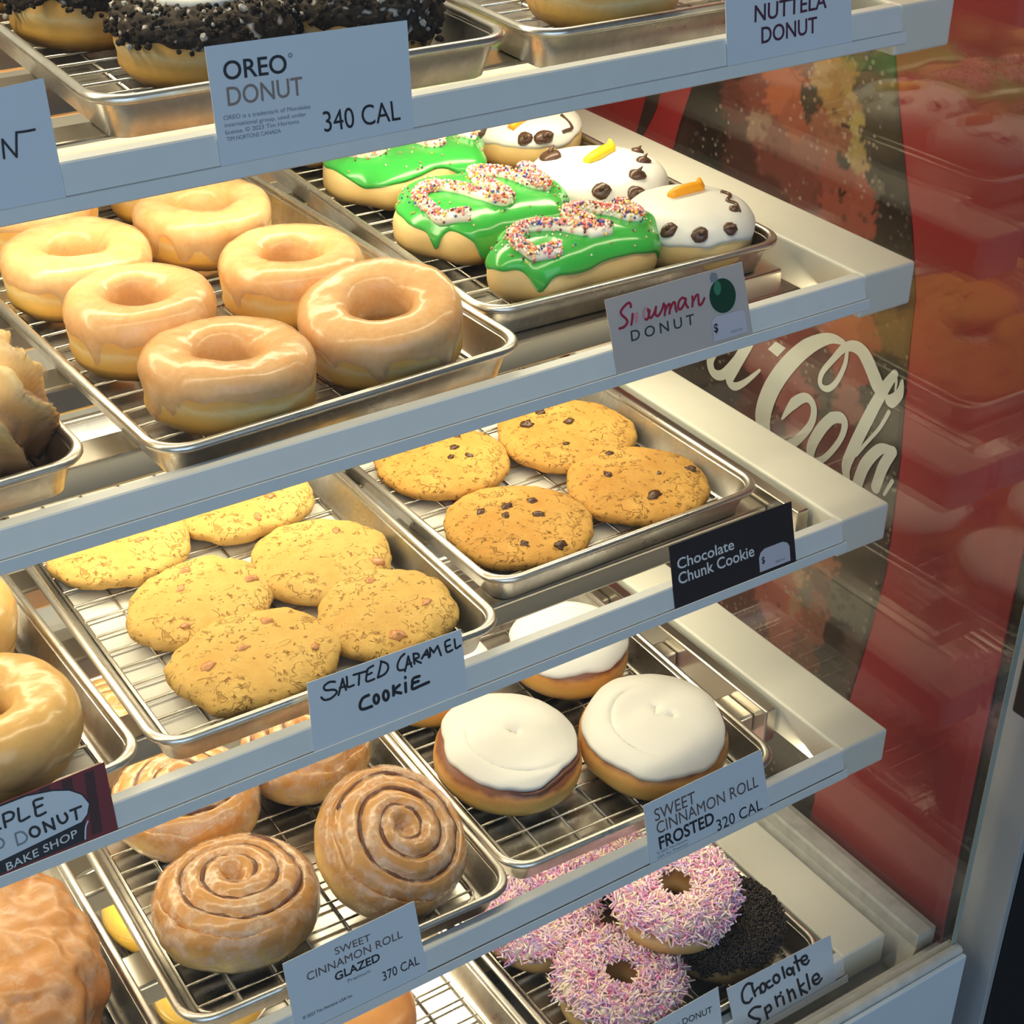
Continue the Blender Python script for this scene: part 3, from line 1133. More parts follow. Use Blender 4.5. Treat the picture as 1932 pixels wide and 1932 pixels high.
make_tray('top', -0.4195, 0.172, 'aluminium tray under the cookie-crumb donuts', -0.03, racklabel='wire rack under the cookie-crumb donuts')
make_tray('top', -0.1765, 0.160, 'aluminium tray under the plain brown donut at the top right', -0.02, racklabel='wire rack under the plain donut at the top right')
make_tray('top', -0.700, 0.185, 'aluminium tray cut off at the top left corner, under the chocolate donut', 0.0, racklabel='wire rack under the chocolate donut at top left')
make_tray('second', -0.4190, 0.1470, 'aluminium tray under the glazed ring donuts', 0.034, racklabel='wire rack under the glazed ring donuts')
make_tray('second', -0.1840, 0.194, 'aluminium tray under the green tree and snowman donuts', -0.035, racklabel='wire rack under the green tree and snowman donuts')
make_tray('second', -0.6810, 0.158, 'aluminium tray under the ruffled cruller', 0.03, racklabel='wire rack under the ruffled cruller')
make_tray('third', -0.4395, 0.1410, 'aluminium tray under the pale caramel cookies', -0.013, racklabel='wire rack under the pale caramel cookies', liner=True,
          liner_label='white paper under the pale caramel cookies')
make_tray('third', -0.1905, 0.178, 'aluminium tray under the chocolate chunk cookies', 0.01, racklabel='wire rack under the chocolate chunk cookies', liner=True,
          liner_label='white paper printed with red under the chocolate chunk cookies')
make_tray('third', -0.6800, 0.140, 'aluminium tray under the maple iced donuts', 0.02, racklabel='wire rack under the maple iced donuts', liner=True,
          liner_label='white paper under the maple iced donuts')
make_tray('fourth', -0.4550, 0.104, 'aluminium tray under the glazed cinnamon rolls', -0.036, racklabel='wire rack under the glazed cinnamon rolls')
make_tray('fourth', -0.2180, 0.1075, 'aluminium tray under the white frosted rolls', -0.036, racklabel='wire rack under the white frosted rolls')
make_tray('fourth', -0.7020, 0.104, 'aluminium tray under the big brown fritter', -0.02, racklabel='wire rack under the big brown fritter')
make_tray('bottom', -0.1765, 0.066, 'aluminium tray under the pink and chocolate sprinkled donuts', 0.0, racklabel='wire rack under the pink and chocolate sprinkled donuts')
make_tray('bottom', -0.4190, 0.070, 'aluminium tray under the yellow glazed donuts', 0.0, racklabel='wire rack under the yellow glazed donuts')

# ------------------------------------------------------------------ pastries
HB = -0.0071      # top of the rack wires, below the shelf level


def base(name, k, x, y, label, cat, group, h=0.0, rot=(0, 0, 0)):
    r = empty(name, (x, y, ZS[k] + HB + h), (rad(rot[0]), rad(rot[1]), rad(rot[2])))
    tag(r, label, cat, group)
    return r


def glazed_donut(k, x, y, R, seed, label, rot=(0, 0, 0), h=0.0, H=0.046, mat='dough', glaze='glaze', group='glazed ring donuts', hole=0.0175, deep=0.12):
    r = base('glazed_donut', k, x, y, label, 'donut', group, h, rot)
    rr = random.Random(seed)
    p1 = rr.uniform(0, 6)
    sf = Ring(R, hole, H, 0.62, 0.0011, 42, seed, rmod=lambda t: 1 + 0.018 * sin(2 * t + p1) + 0.012 * sin(3 * t + 2 * p1),
              extra=lambda t, f, rho, p: V((cos(t), sin(t), 0)) * (-0.0016 * math.exp(-((f + 0.12) / 0.12) ** 2) - 0.0035 * max(0.0, min(1.0, -0.2 - f)) ** 1.0 * (1 if f > -pi / 2 else 0.0)))
    body(sf, 'dough', MT[mat], r, 80, 40)
    dr = [(rr.uniform(0, 6.28), rr.uniform(0.08, 0.16), rr.uniform(0.25, 0.6)) for _ in range(4)]
    shell(sf, 'glaze', MT[glaze], r, wav(seed, deep, 0.14, 0.03, dr), 0.0011, lambda t: pi + 0.15, 110, 30)
    return r


GD = [(-0.4705, 0.2000, .0472, .0400, 'glazed ring donut at the front left corner of the glazed donut tray', (-2, 2, 0)),
      (-0.3650, 0.2110, .0470, .0410, 'glazed ring donut tilted to the left at the front right of its tray', (7, -9, 0)),
      (-0.4840, 0.2900, .0435, .0430, 'glazed ring donut directly behind the front left one', (0, 0, 20)),
      (-0.3775, 0.3040, .0453, .0400, 'glazed ring donut directly behind the tilted front right one', (0, 0, 50)),
      (-0.4851, 0.3850, .0466, .0390, 'glazed ring donut at the left edge, third from the front in the left row', (0, 0, 0)),
      (-0.3850, 0.4170, .0463, .0370, 'glazed ring donut third from the front in the right row', (0, 0, 80)),
      (-0.4800, 0.4860, .0450, .0390, 'glazed ring donut half hidden under the rail, back of the left row', (0, 0, 0)),
      (-0.3850, 0.4970, .0340, .0390, 'glazed ring donut mostly hidden under the rail, back of the right row', (0, 0, 0))]
for i, (x, y, R, H_, lb_, rot) in enumerate(GD):
    glazed_donut('second', x, y, R, 11 + i, lb_, rot, h=0.003 if i == 1 else 0.0005, H=H_)


def topped_donut(k, x, y, seed, label, cream):
    r = base('cookie_crumb_donut', k, x, y, label, 'donut', 'donuts topped with cookie crumbs')
    rr = random.Random(seed)
    sf = Ring(0.0470, 0.013, 0.039, 0.74, 0.0012, 42, seed, extra=lambda t, f, rho, p: V((cos(t), sin(t), 0)) * (-0.0018 * math.exp(-((f + 0.2) / 0.14) ** 2)))
    body(sf, 'dough', MT['dough'], r, 80, 40)

    def cc(vs):
        out = []
        for v in vs:
            q = noise.noise(v * 260 + V((seed, 0, 0))) + 0.5 * noise.noise(v * 700)
            out.append((0.62, 0.56, 0.52) if q > 0.52 else ((0.05, 0.036, 0.028) if q < 0.1 else (0.026, 0.018, 0.015)))
        return out
    shell(sf, 'crumb_topping', MT['crumb'], r, wav(seed, 0.22, 0.2, 0.05, [(5.6, 0.9, 0.75)]), 0.0030, lambda t: pi - 0.2, 150, 44, cc, 0.0022)
    mb = MB()
    e_ = wav(seed, 0.22, 0.2, 0.05, [(5.6, 0.9, 0.75)])
    for _ in range(900):
        t = rr.uniform(0, 6.283)
        f = rr.uniform(e_(t) - 0.05, pi - 0.3)
        q = sf.P(t, f) + normal(sf, t, f) * rr.uniform(0.0022, 0.0042)
        z_ = rr.uniform(0.0008, 0.0021)
        d_ = V((rr.uniform(-1, 1), rr.uniform(-1, 1), rr.uniform(-1, 1))) * z_ * 0.5
        g_ = rr.random()
        capsule(mb, q - d_, q + d_, z_, (0.50, 0.46, 0.42) if g_ < 0.10 else ((0.04, 0.028, 0.022) if g_ < 0.5 else (0.018, 0.012, 0.010)), 5)
    o = mb.build('cookie_crumbs', MT['crumb'], r, False)
    o['kind'] = 'stuff'
    if cream:
        ring = [V((0.021 * cos(a), 0.021 * sin(a), 0.0410)) for a in [2 * pi * i / 40 for i in range(40)]]
        b = MB()
        b.tube(ring, [0.0085 + 0.0014 * noise.noise(p * 160) for p in ring], 10, closed=True)
        for i, v in enumerate(b.v):
            b.v[i] = V((v.x, v.y, 0.0420 + (v.z - 0.0410) * 0.55 + 0.0008 * noise.noise(v * 300)))
        b.build('cream_ring', MT['white_icing'], r, True)


topped_donut('top', -0.4470, 0.2490, 3, 'cookie-crumb donut with a white cream ring, front of the top shelf', True)
topped_donut('top', -0.4700, 0.3500, 4, 'cookie-crumb donut behind the cream ringed one, upper left', False)
topped_donut('top', -0.3590, 0.2490, 5, 'cookie-crumb donut with white flecks, right behind the price card', False)
glazed_donut('top', -0.4770, 0.4400, .0450, 31, 'golden donut at the far back left of the top shelf tray', group='plain donuts of the top shelf', glaze='rollglaze')
glazed_donut('top', -0.2030, 0.2280, .0470, 32, 'golden brown donut cut off at the top edge, upper right tray', group='plain donuts of the top shelf', glaze='rollglaze')
r = base('chocolate_donut', 'top', -0.636, 0.245, 'dark chocolate glazed donut at the top left edge', 'donut', None)
sf = Ring(0.045, 0.013, 0.044, 0.76, 0.001, 40, 9)
body(sf, 'dough', MT['brownglaze'], r)
shell(sf, 'glaze', MT['brownglaze'], r, wav(2, -0.2, 0.1), 0.0015, lambda t: pi)

NONP = [srgb(236, 150, 150), srgb(245, 232, 225), srgb(240, 205, 80), srgb(70, 90, 170), srgb(215, 80, 80), srgb(240, 160, 90), srgb(232, 130, 170), srgb(250, 235, 215), srgb(110, 60, 60),
        srgb(236, 120, 110), srgb(250, 240, 235), srgb(245, 190, 180)]
ZIG = [(-0.030, -0.026), (-0.044, -0.018), (-0.046, 0.000), (-0.034, 0.010), (-0.018, 0.000), (-0.006, -0.020), (0.004, -0.018), (0.002, 0.004), (0.008, 0.018), (0.022, 0.006), (0.030, -0.012),
       (0.038, -0.010), (0.038, 0.008), (0.046, 0.014)]


def tree_donut(x, y, seed, label, rot, flip=1, drips=(), hw=0.042, hl=0.0635, hh=0.038):
    r = base('tree_donut', 'second', x, y, label, 'donut', 'green tree donuts', 0.0005, (0, 0, rot))
    sf = Dome(lambda t: (hl * sgnpow(cos(t), 0.85) * (1 + 0.05 * cos(6 * t)), hw * sgnpow(sin(t), 0.85) * (1 + 0.07 * cos(6 * t + 0.5))), hh, 0.46, 0.75, 0.0012, 38, seed)
    body(sf, 'dough', MT['bun'], r, 96, 36)
    shell(sf, 'green_icing', MT['green'], r, wav(seed, 0.30, 0.26, 0.02, drips), 0.0018, None, 140, 24)
    zz_, _ = ribbon_pts([V((a * hl / 0.060, b * flip * hw / 0.036, 0)) for a, b in ZIG], [1] * len(ZIG), 7)
    pts = []
    for q in zz_:
        p, nn, _, _ = top_at(sf, q.x, q.y)
        pts.append(p + nn * 0.0030)
    b = MB()
    rr = random.Random(seed)
    b.tube(pts, [0.0050 * (0.85 + 0.3 * noise.noise(p * 90)) for p in pts], 10)
    b.build('piped_icing', MT['cream'], r, True)
    b = MB()
    for _ in range(1300):
        i = rr.randrange(len(pts) - 1)
        p = pts[i].lerp(pts[i + 1], rr.random())
        t = (pts[i + 1] - pts[i]).normalized()
        u = t.cross(V((0, 0, 1))).normalized()
        w = u.cross(t)
        an = rr.gauss(pi / 2, 0.75)
        q = p + (u * cos(an) + w * sin(an)) * 0.0053
        capsule(b, q - V((0, 0, 0.0004)), q + V((rr.uniform(-.0004, .0004), rr.uniform(-.0004, .0004), 0.0005)), 0.00088, rr.choice(NONP), 5)
    for _ in range(70):
        t = rr.uniform(0, 6.28)
        f = rr.uniform(0.5, 1.4)
        q = sf.P(t, f) + normal(sf, t, f) * 0.0022
        capsule(b, q, q + V((0.0002, 0.0002, 0.0006)), 0.00065, rr.choice(NONP), 5)
    o = b.build('nonpareils', MT['sprk'], r, True)
    o['kind'] = 'stuff'


tree_donut(-0.2080, 0.2370, 41, 'green iced tree donut nearest the front rail', 2, 1, [(3.9, 0.22, 0.7), (5.5, 0.2, 0.45)], 0.0345, 0.064, 0.042)
tree_donut(-0.2190, 0.3310, 42, 'green iced tree donut second from the front', -2, 1, [(4.4, 0.12, 0.9), (5.0, 0.12, 0.8), (3.7, 0.1, 0.5)], 0.050, 0.0625)
tree_donut(-0.2140, 0.4430, 43, 'green iced tree donut third from the front', 5, -1, [(4.9, 0.12, 0.3)], 0.052, 0.0620)
tree_donut(-0.2230, 0.5390, 44, 'green iced tree donut furthest back, mostly hidden by the rail', 0, 1, (), 0.036, 0.055)


def snowman(x, y, R, seed, label, marks, nose, squig=None, nosemat='orange'):
    r = base('snowman_donut', 'second', x, y, label, 'donut', 'snowman donuts', 0.0005)
    sf = Dome(lambda t: R * (1 + 0.02 * sin(2 * t + seed)), 0.039, 0.42, 0.80, 0.0008, 40, seed)
    body(sf, 'dough', MT['bun'], r, 80, 36)
    shell(sf, 'white_icing', MT['white_icing'], r, wav(seed, 0.14, 0.12, 0.03), 0.0016, None, 110, 22)
    zt = ZS['second'] + HB + 0.039

    def loc(px, py):
        p = atZ(px, py, zt)
        q = p - V((x, y, 0))
        rho = math.hypot(q.x, q.y)
        if rho > R * 0.93:
            q = q * (R * 0.93 / rho)
        return top_at(sf, q.x, q.y)
    for i, (px, py, sz, kind) in enumerate(marks):
        p, nn, _, _ = loc(px, py)
        b = MB()
        sz *= 1.25
        vs, fs = blob((0, 0, 0), sz, seed + i, (1.15, 0.95, 0.6), 0.25)
        b.add(vs, fs)
        b.tube([V((0, 0, sz * 0.3)), V((sz * .2, 0, sz * 0.8)), V((sz * 0.55, sz * .1, sz * 1.0))], [sz * .45, sz * .2, sz * .05], 6)
        o = b.build(kind, MT['choc'], r, True)
        o.location = p + nn * 0.0018
        o.rotation_euler = (V((0, 0, 1)).rotation_difference(nn)).to_euler()
    pts = []
    for px, py in nose:
        p, nn, _, _ = loc(px, py)
        pts.append(p + nn * 0.0030)
    b = MB()
    a_, w_ = ribbon_pts(pts + [pts[-1] + V((0.001, 0.002, 0.006))], [0.0028] + [0.0046] * (len(pts) - 1) + [0.0007], 4)
    b.tube(a_, w_, 8)
    b.build('carrot_nose', MT[nosemat], r, True)
    if squig:
        pts = []
        for px, py in squig:
            p, nn, _, _ = loc(px, py)
            pts.append(p + nn * 0.0022)
        a_, w_ = ribbon_pts(pts, [0.0013] * len(pts), 4)
        b = MB()
        b.tube(a_, w_, 6)
        b.build('chocolate_squiggle', MT['choc'], r, True)


snowman(-0.1160, 0.2380, 0.0445, 51, 'white iced snowman donut at the front beside the green tree, orange nose',
        [(1263, 421, .0042, 'eye'), (1323, 430, .0042, 'eye'), (1376, 417, .0038, 'mouth_dot'), (1384, 396, .0030, 'mouth_dot')],
        [(1264, 378), (1282, 371), (1305, 364), (1318, 360)], [(1360, 366), (1376, 372), (1371, 384), (1386, 388), (1392, 398)])
snowman(-0.1230, 0.3310, 0.0495, 52, 'white iced snowman donut in the middle with a yellow nose',
        [(1041, 299, .0058, 'eye'), (1134, 349, .0050, 'eye'), (1201, 331, .0048, 'mouth_dot'), (1216, 354, .0050, 'mouth_dot'), (1213, 307, .0040, 'mouth_dot'), (1202, 285, .0036, 'mouth_dot')],
        [(1106, 313), (1122, 304), (1138, 294), (1150, 288)], None, 'lemon')
snowman(-0.1030, 0.4560, 0.0460, 53, 'white iced snowman donut at the back under the rail, orange nose',
        [(905, 231, .0052, 'eye'), (997, 271, .0042, 'eye'), (1059, 259, .0042, 'mouth_dot'), (1069, 281, .0046, 'mouth_dot')],
        [(964, 237), (985, 229), (1003, 220), (1010, 216)], [(1058, 219), (1076, 226), (1082, 236), (1096, 243), (1102, 248)])
r = base('plain_donut', 'second', -0.1350, 0.5430, 'plain golden donut behind the snowmen, mostly hidden', 'donut', None)
body(Dome(lambda t: 0.036, 0.040, 0.42, 0.8, 0.001, 40, 8), 'dough', MT['bun'], r, 72, 32)
r = base('ruffled_cruller', 'second', -0.6240, 0.2230, 'ruffled brown and yellow cruller at the left edge, second shelf', 'pastry', None)
sf = Ring(0.0490, 0.010, 0.058, 0.85, 0.0022, 60, 61, rmod=lambda t: 1 + 0.05 * sin(9 * t),
          extra=lambda t, f, rho, p: V((cos(t) * cos(f), sin(t) * cos(f), sin(f))) * (0.016 * (1 - abs(sin(5.5 * t + 1.3 * sin(f) + 1.2 * noise.noise(p * 30)))) ** 2 - 0.004) if f > -0.9 and f < 2.4 else V((0, 0, 0)))
body(sf, 'ruffles', MT['cruller'], r, 200, 56)
shell(sf, 'glaze', MT['thinglaze'], r, wav(3, -0.5, 0.1), 0.0009, lambda t: pi * 0.6, 200, 30)


# ---- cookies
def cookie(kind, x, y, R, seed, label, bits, rot=(0, 0, 0), el=(1, 1, 0), h=0.0):
    r = base('cookie', 'third', x, y, label, 'cookie', 'caramel cookies' if kind == 'salted' else 'chocolate chunk cookies', h, rot)
    off = V((seed, seed * 2, 0))
    ca, sa = cos(el[2]), sin(el[2])

    def rf(t):
        k = R * (1 + (0.075 if kind == 'salted' else 0.045) * noise.noise(V((cos(t), sin(t), 0)) * 1.6 + off) + 0.02 * noise.noise(V((cos(t), sin(t), 0)) * 6 + off))
        a, b_ = cos(t) * el[0], sin(t) * el[1]
        return (k * (a * ca - b_ * sa), k * (a * sa + b_ * ca))
    sf = Dome(rf, 0.0190 if kind == 'salted' else 0.0175, 0.48, 0.85, 0.0022 if kind == 'salted' else 0.0016, 62, seed)
    body(sf, 'cookie_dough', MT['salted' if kind == 'salted' else 'chunkc'], r, 120, 44)
    rr = random.Random(seed)
    for i, (bx, by, s_) in enumerate(bits):
        t0 = math.atan2(by, bx)
        rho = min(math.hypot(bx, by), 0.93)
        f = math.acos(rho ** (1 / 0.48))
        t = t0 - el[2]
        p, nn = sf.P(t, f), normal(sf, t, f)
        if nn.z < 0.2:
            nn = V((0, 0, 1))
        b = MB()
        b.add(*blob((0, 0, 0), s_, seed * 3 + i, (1.25, 0.9, 0.55), 0.7, 1.6))
        o = b.build('chocolate_chunk' if kind != 'salted' else 'caramel_bit', MT['chunk' if kind != 'salted' else 'caramel'], r, True)
        o.location = p - nn * s_ * 0.12
        o.rotation_euler = (rr.uniform(-.2, .2), rr.uniform(-.2, .2), rr.uniform(0, 6))


cookie('salted', -0.4690, 0.2010, 0.0525, 71, 'pale caramel cookie at the front left of its tray, nearest the handwritten card',
       [(-0.1, 0.1, .0035), (0.35, 0.45, .004), (-0.6, 0.0, .004), (0.6, -0.35, .0032)], (3, 0, 0), (1.04, .86, 0.1))
cookie('salted', -0.3765, 0.1990, 0.0455, 72, 'pale caramel cookie partly behind the handwritten card, front right', [(0.1, 0.55, .003), (-0.2, -0.65, .0045), (0.5, -0.3, .003)], (2, -4, 0))
cookie('salted', -0.4710, 0.2760, 0.0490, 73, 'pale caramel cookie in the second row, left', [(0.0, 0.6, .0032), (0.7, -0.1, .004), (-0.2, 0.2, .003), (-0.4, -0.6, .003)], (4, 0, 0), (1.03, .84, 0.25))
cookie('salted', -0.3825, 0.2760, 0.0485, 74, 'pale caramel cookie in the second row, right', [(0.4, 0.3, .0028), (0.55, -0.6, .004)], (0, 0, 0))
cookie('salted', -0.4885, 0.3660, 0.0500, 75, 'pale caramel cookie in the third row, left, cut by the rail', [(0.2, -0.3, .003)], (0, 0, 0), (1.0, .9, 0.3))
cookie('salted', -0.3916, 0.3690, 0.0492, 76, 'pale caramel cookie in the third row, right, cut by the rail', [(0.25, -0.25, .004), (-0.1, -0.75, .0035)], (0, 0, 0), (1.04, .85, 0.3))
cookie('chunk', -0.2460, 0.2430, 0.0525, 81, 'brown chocolate chunk cookie at the front left of its tray', [(0.02, 0.28, .0042), (-0.12, 0.12, .0034), (0.38, 0.22, .0036), (0.25, -0.12, .0036), (-0.35, 0.35, .003), (0.1, -0.8, .0045), (-0.3, -0.6, .003)])
cookie('chunk', -0.1410, 0.2420, 0.0522, 82, 'brown chocolate chunk cookie at the front right of its tray', [(-0.15, -0.55, .0050), (-0.35, 0.25, .0032), (0.75, -0.2, .0040), (0.05, 0.75, .0030), (0.3, -0.1, .0022)])
cookie('chunk', -0.2430, 0.3480, 0.0510, 83, 'brown chocolate chunk cookie at the back left, cut by the rail', [(0.2, 0.0, .0034), (0.05, -0.2, .0032), (0.3, -0.3, .003), (0.45, 0.3, .003)])
cookie('chunk', -0.1410, 0.3310, 0.0538, 84, 'brown chocolate chunk cookie at the back right beside the tray wall', [(-0.45, 0.35, .0052), (-0.1, 0.6, .0046), (0.1, 0.1, .0034), (-0.3, -0.4, .0024)])


# ---- maple donuts, third shelf left
def maple(x, y, R, seed, label):
    r = base('maple_donut', 'third', x, y, label, 'donut', 'maple iced donuts')
    sf = Ring(R, 0.014, 0.046, 0.76, 0.0012, 40, seed)
    body(sf, 'dough', MT['dough'], r, 80, 40)
    shell(sf, 'maple_icing', MT['maple'], r, wav(seed, -0.25, 0.2, 0.03), 0.0020, lambda t: pi, 120, 30)


maple(-0.6320, 0.2060, 0.0500, 91, 'maple iced ring donut above the maroon striped card')
maple(-0.6280, 0.3160, 0.0490, 92, 'maple iced ring donut at the left edge, behind the one above the maroon card')


# ---- cinnamon rolls
def roll(x, y, R, seed, label, rot=(0, 0, 0), h=0.0, H=0.048, turns=3.3, depth=0.0042):
    r = base('cinnamon_roll', 'fourth', x, y, label, 'cinnamon roll', 'glazed cinnamon rolls', h, rot)
    pitch = R * 0.86 / turns

    def ex(t, f, rho, p):
        if f < 0.12:
            return V((0, 0, 0))
        rr_ = math.hypot(p.x, p.y) + 0.0022 * noise.noise(p * 50 + V((seed, 0, 0)))
        if rr_ > R * 0.93:
            return V((0, 0, 0))
        ph = (rr_ / pitch - t / (2 * pi)) % 1.0
        g = math.exp(-((min(ph, 1 - ph)) / 0.17) ** 2)
        k = min(1, (f - 0.12) / 0.3)
        cen = math.exp(-(rr_ / (R * 0.13)) ** 2)
        return V((0, 0, -depth * g * k - 0.013 * cen + 0.006 * (1 - rr_ / R) * k))
    sf = Dome(lambda t: R * (1 + 0.025 * sin(2 * t + seed) + 0.02 * noise.noise(V((cos(t), sin(t), seed)) * 2)), H, 0.72, 0.62, 0.0012, 60, seed, ex)
    body(sf, 'dough', MT['roll'], r, 150, 84)
    pts = []
    for i in range(int(turns * 44)):
        a = 2 * pi * (i / 44.0) + 1.2
        rho = (a / (2 * pi)) * pitch
        if rho > R * 0.86 or rho < R * .1:
            continue
        f = math.acos(max(min((rho / R) ** (1 / 0.72), 1), 0))
        p = sf.P(a % (2 * pi), f)
        pts.append(p + V((0, 0, -0.0003)))
    b = MB()
    b.tube(pts, [0.0019 * (1 + 0.8 * noise.noise(p * 90)) for p in pts], 6)
    b.build('cinnamon_swirl', MT['cinnamon'], r, True)
    shell(sf, 'sugar_glaze', MT['rollglaze'], r, wav(seed, -0.15, 0.2, 0.04), 0.0009, None, 140, 60)


roll(-0.5048, 0.1825, 0.0542, 101, 'glazed cinnamon roll lying flat at the front left of its tray', (-3, 4, 0))
roll(-0.4030, 0.1760, 0.0535, 102, 'glazed cinnamon roll tipped up to show its whole spiral', (30, -8, 40), 0.016)
roll(-0.4900, 0.2910, 0.0500, 103, 'glazed cinnamon roll behind the flat front left one', (0, 0, 0))
roll(-0.3931, 0.2960, 0.0480, 104, 'glazed cinnamon roll at the back, behind the tipped up one', (0, 0, 100))
roll(-0.4980, 0.3930, 0.0480, 105, 'glazed cinnamon roll furthest back, seen through the gap between shelves', (0, 0, 60))


def frosted(x, y, R, seed, label, rot=(0, 0, 0), edge=0.45, dimples=((0.0, 0.0),), h=0.0005, hh=0.040, line=None):
    r = base('frosted_roll', 'fourth', x, y, label, 'frosted roll', 'white frosted cinnamon rolls', h, rot)
    sf = Dome(lambda t: R * (1 + 0.02 * sin(2 * t + seed)), hh, 0.62, 0.74, 0.0009, 40, seed)
    body(sf, 'dough', MT['rollfrost'], r, 96, 40)

    def ex(t, f, rho, p):
        d = 0
        for (dx, dy) in dimples:
            d -= 0.0034 * math.exp(-((p.x - dx * R) ** 2 + (p.y - dy * R) ** 2) / (0.0034 ** 2))
        rr_ = math.hypot(p.x - 0.1 * R, p.y) / R
        d -= 0.0014 * math.exp(-((rr_ - 0.52 - 0.05 * t) / 0.035) ** 2) * max(0, sin(t + seed))
        return V((0, 0, d + 0.0035 * math.sin(f) - 0.001))
    s2 = Dome(sf.rf, hh, 0.62, 0.74, 0.0012, 26, seed, ex)
    if line:
        e_ = wav(seed, edge, 0.10, 0.015)
        pts = []
        for i in range(61):
            t = line[0] + (line[1] - line[0]) * i / 60
            pts.append(sf.P(t, e_(t) - 0.05) + normal(sf, t, e_(t) - 0.05) * 0.0004)
        b = MB()
        b.tube(pts, [0.0002 + 0.0019 * math.sin(pi * i / 60) ** 0.5 * (1 + 0.4 * noise.noise(V((i * .35, seed, 0)))) for i in range(61)], 7)
        b.build('cinnamon_line', MT['cinnamon'], r, True)
    shell(s2, 'white_frosting', MT['frost'], r, wav(seed, edge, 0.10, 0.015), 0.0034, None, 140, 50)


frosted(-0.2710, 0.2150, 0.0545, 111, 'white frosted roll at the front left of its tray, dark ring under the icing', (4, 0, 0), 0.56, ((0.05, -0.05),), line=(-2.15, -0.35))
frosted(-0.1670, 0.1740, 0.0565, 112, 'white frosted roll at the front right, above the frosted price card', (5, -4, 0), 0.46, ((0.1, 0.12), (0.2, -0.1)), 0.002, 0.036, (-0.75, 0.15))
frosted(-0.1600, 0.2930, 0.0490, 113, 'white frosted roll at the back right, its top cut by the rail', (0, 0, 0), 0.40, ((0.3, 0.0),))
frosted(-0.2690, 0.3220, 0.0490, 114, 'white frosted roll at the back left, only its edge showing', (0, 0, 0), 0.5)

r = base('apple_fritter', 'fourth', -0.6480, 0.2060, 'big lumpy brown glazed fritter at the lower left corner', 'fritter', None)
sf = Dome(lambda t: (0.054 * cos(t) * (1 + 0.08 * noise.noise(V((cos(t), sin(t), 4)) * 2.2)), 0.082 * sin(t) * (1 + 0.10 * noise.noise(V((cos(t), sin(t), 9)) * 2.2))), 0.060, 0.5, 0.7, 0.0130, 27, 121)
body(sf, 'dough', MT['fritter'], r, 140, 64)
shell(sf, 'glaze', MT['thinglaze'], r, wav(7, -0.4, 0.2), 0.001, None, 140, 40)

# ---- lowest shelf
for x, y, sd, lb_ in ((-0.4840, 0.3960, 131, 'yellow glazed donut seen through the gap, behind the other yellow one'), (-0.4840, 0.2960, 132, 'yellow glazed donut seen through the gap, lower left'),
                      (-0.4080, 0.2080, 133, 'tan glazed donut under the glazed roll card, bottom edge')):
    r = base('yellow_donut', 'bottom', x, y, lb_, 'donut', 'yellow glazed donuts')
    body(Dome(lambda t: 0.0455, 0.045, 0.45, 0.8, 0.001, 40, sd), 'dough', MT['yellow' if sd < 133 else 'fritter'], r, 72, 32)

PINK = [srgb(232, 178, 208), srgb(212, 172, 216), srgb(244, 212, 214), srgb(248, 234, 222), srgb(218, 130, 182), srgb(196, 172, 224), srgb(244, 228, 192), srgb(236, 190, 216), srgb(246, 222, 230), srgb(240, 205, 200)]
DARK = [(0.020, 0.012, 0.009), (0.030, 0.017, 0.012), (0.014, 0.009, 0.008), (0.045, 0.024, 0.016)]


def sprinkled(x, y, R, seed, label, rot=(0, 0, 0), h=0.0, choc=False):
    r = base('sprinkled_donut', 'bottom', x, y, label, 'donut', 'chocolate sprinkled donuts' if choc else 'pink sprinkled donuts', h, rot)
    sf = Ring(R, 0.0145, 0.039, 0.80, 0.001, 40, seed)
    body(sf, 'dough', MT['darkbun'], r, 80, 40)
    e = wav(seed, 0.22, 0.22, 0.05)
    shell(sf, 'icing', MT['soft_black'] if choc else MT['cream'], r, e, 0.0018, lambda t: pi - 0.85, 100, 24)
    if choc:
        sprinkle_mesh(sf, 'sprinkles', r, 3600, e, lambda t: pi - 0.75, 0.0046, 0.00085, DARK, seed, 0.0010, 0.9, off=0.0012)
    else:
        sprinkle_mesh(sf, 'sprinkles', r, 2100, e, lambda t: pi - 0.75, 0.0092, 0.00072, PINK, seed, 0.0012, 1.3, off=0.0012)


sprinkled(-0.1560, 0.1480, 0.0475, 141, 'pink sprinkled donut resting on top of the others', (4, -2, 0), 0.041)
sprinkled(-0.2240, 0.1240, 0.0475, 142, 'pink sprinkled donut at the bottom edge, nearest the front')
sprinkled(-0.2350, 0.2190, 0.0470, 143, 'pink sprinkled donut at the left, half under the rail')
sprinkled(-0.1590, 0.2680, 0.0480, 144, 'pink sprinkled donut at the back, seen just under the tray above')
sprinkled(-0.1185, 0.1280, 0.0470, 145, 'chocolate sprinkled donut beside the cream side panel', (0, -2, 0), 0.001, True)


# ------------------------------------------------------------------ shelf cards
CU = V((0, 0.285, 0.958)).normalized()
CN = V((1, 0, 0)).cross(CU)
if CN.y > 0:
    CN = -CN


def cpt(k, px, py, off=0.0):
    P0 = V((0, YF[k] - 0.0049, ZS[k] - 0.0135)) + CN * off
    d = ray(px, py)
    return CAM + d * ((P0 - CAM).dot(CN) / d.dot(CN))


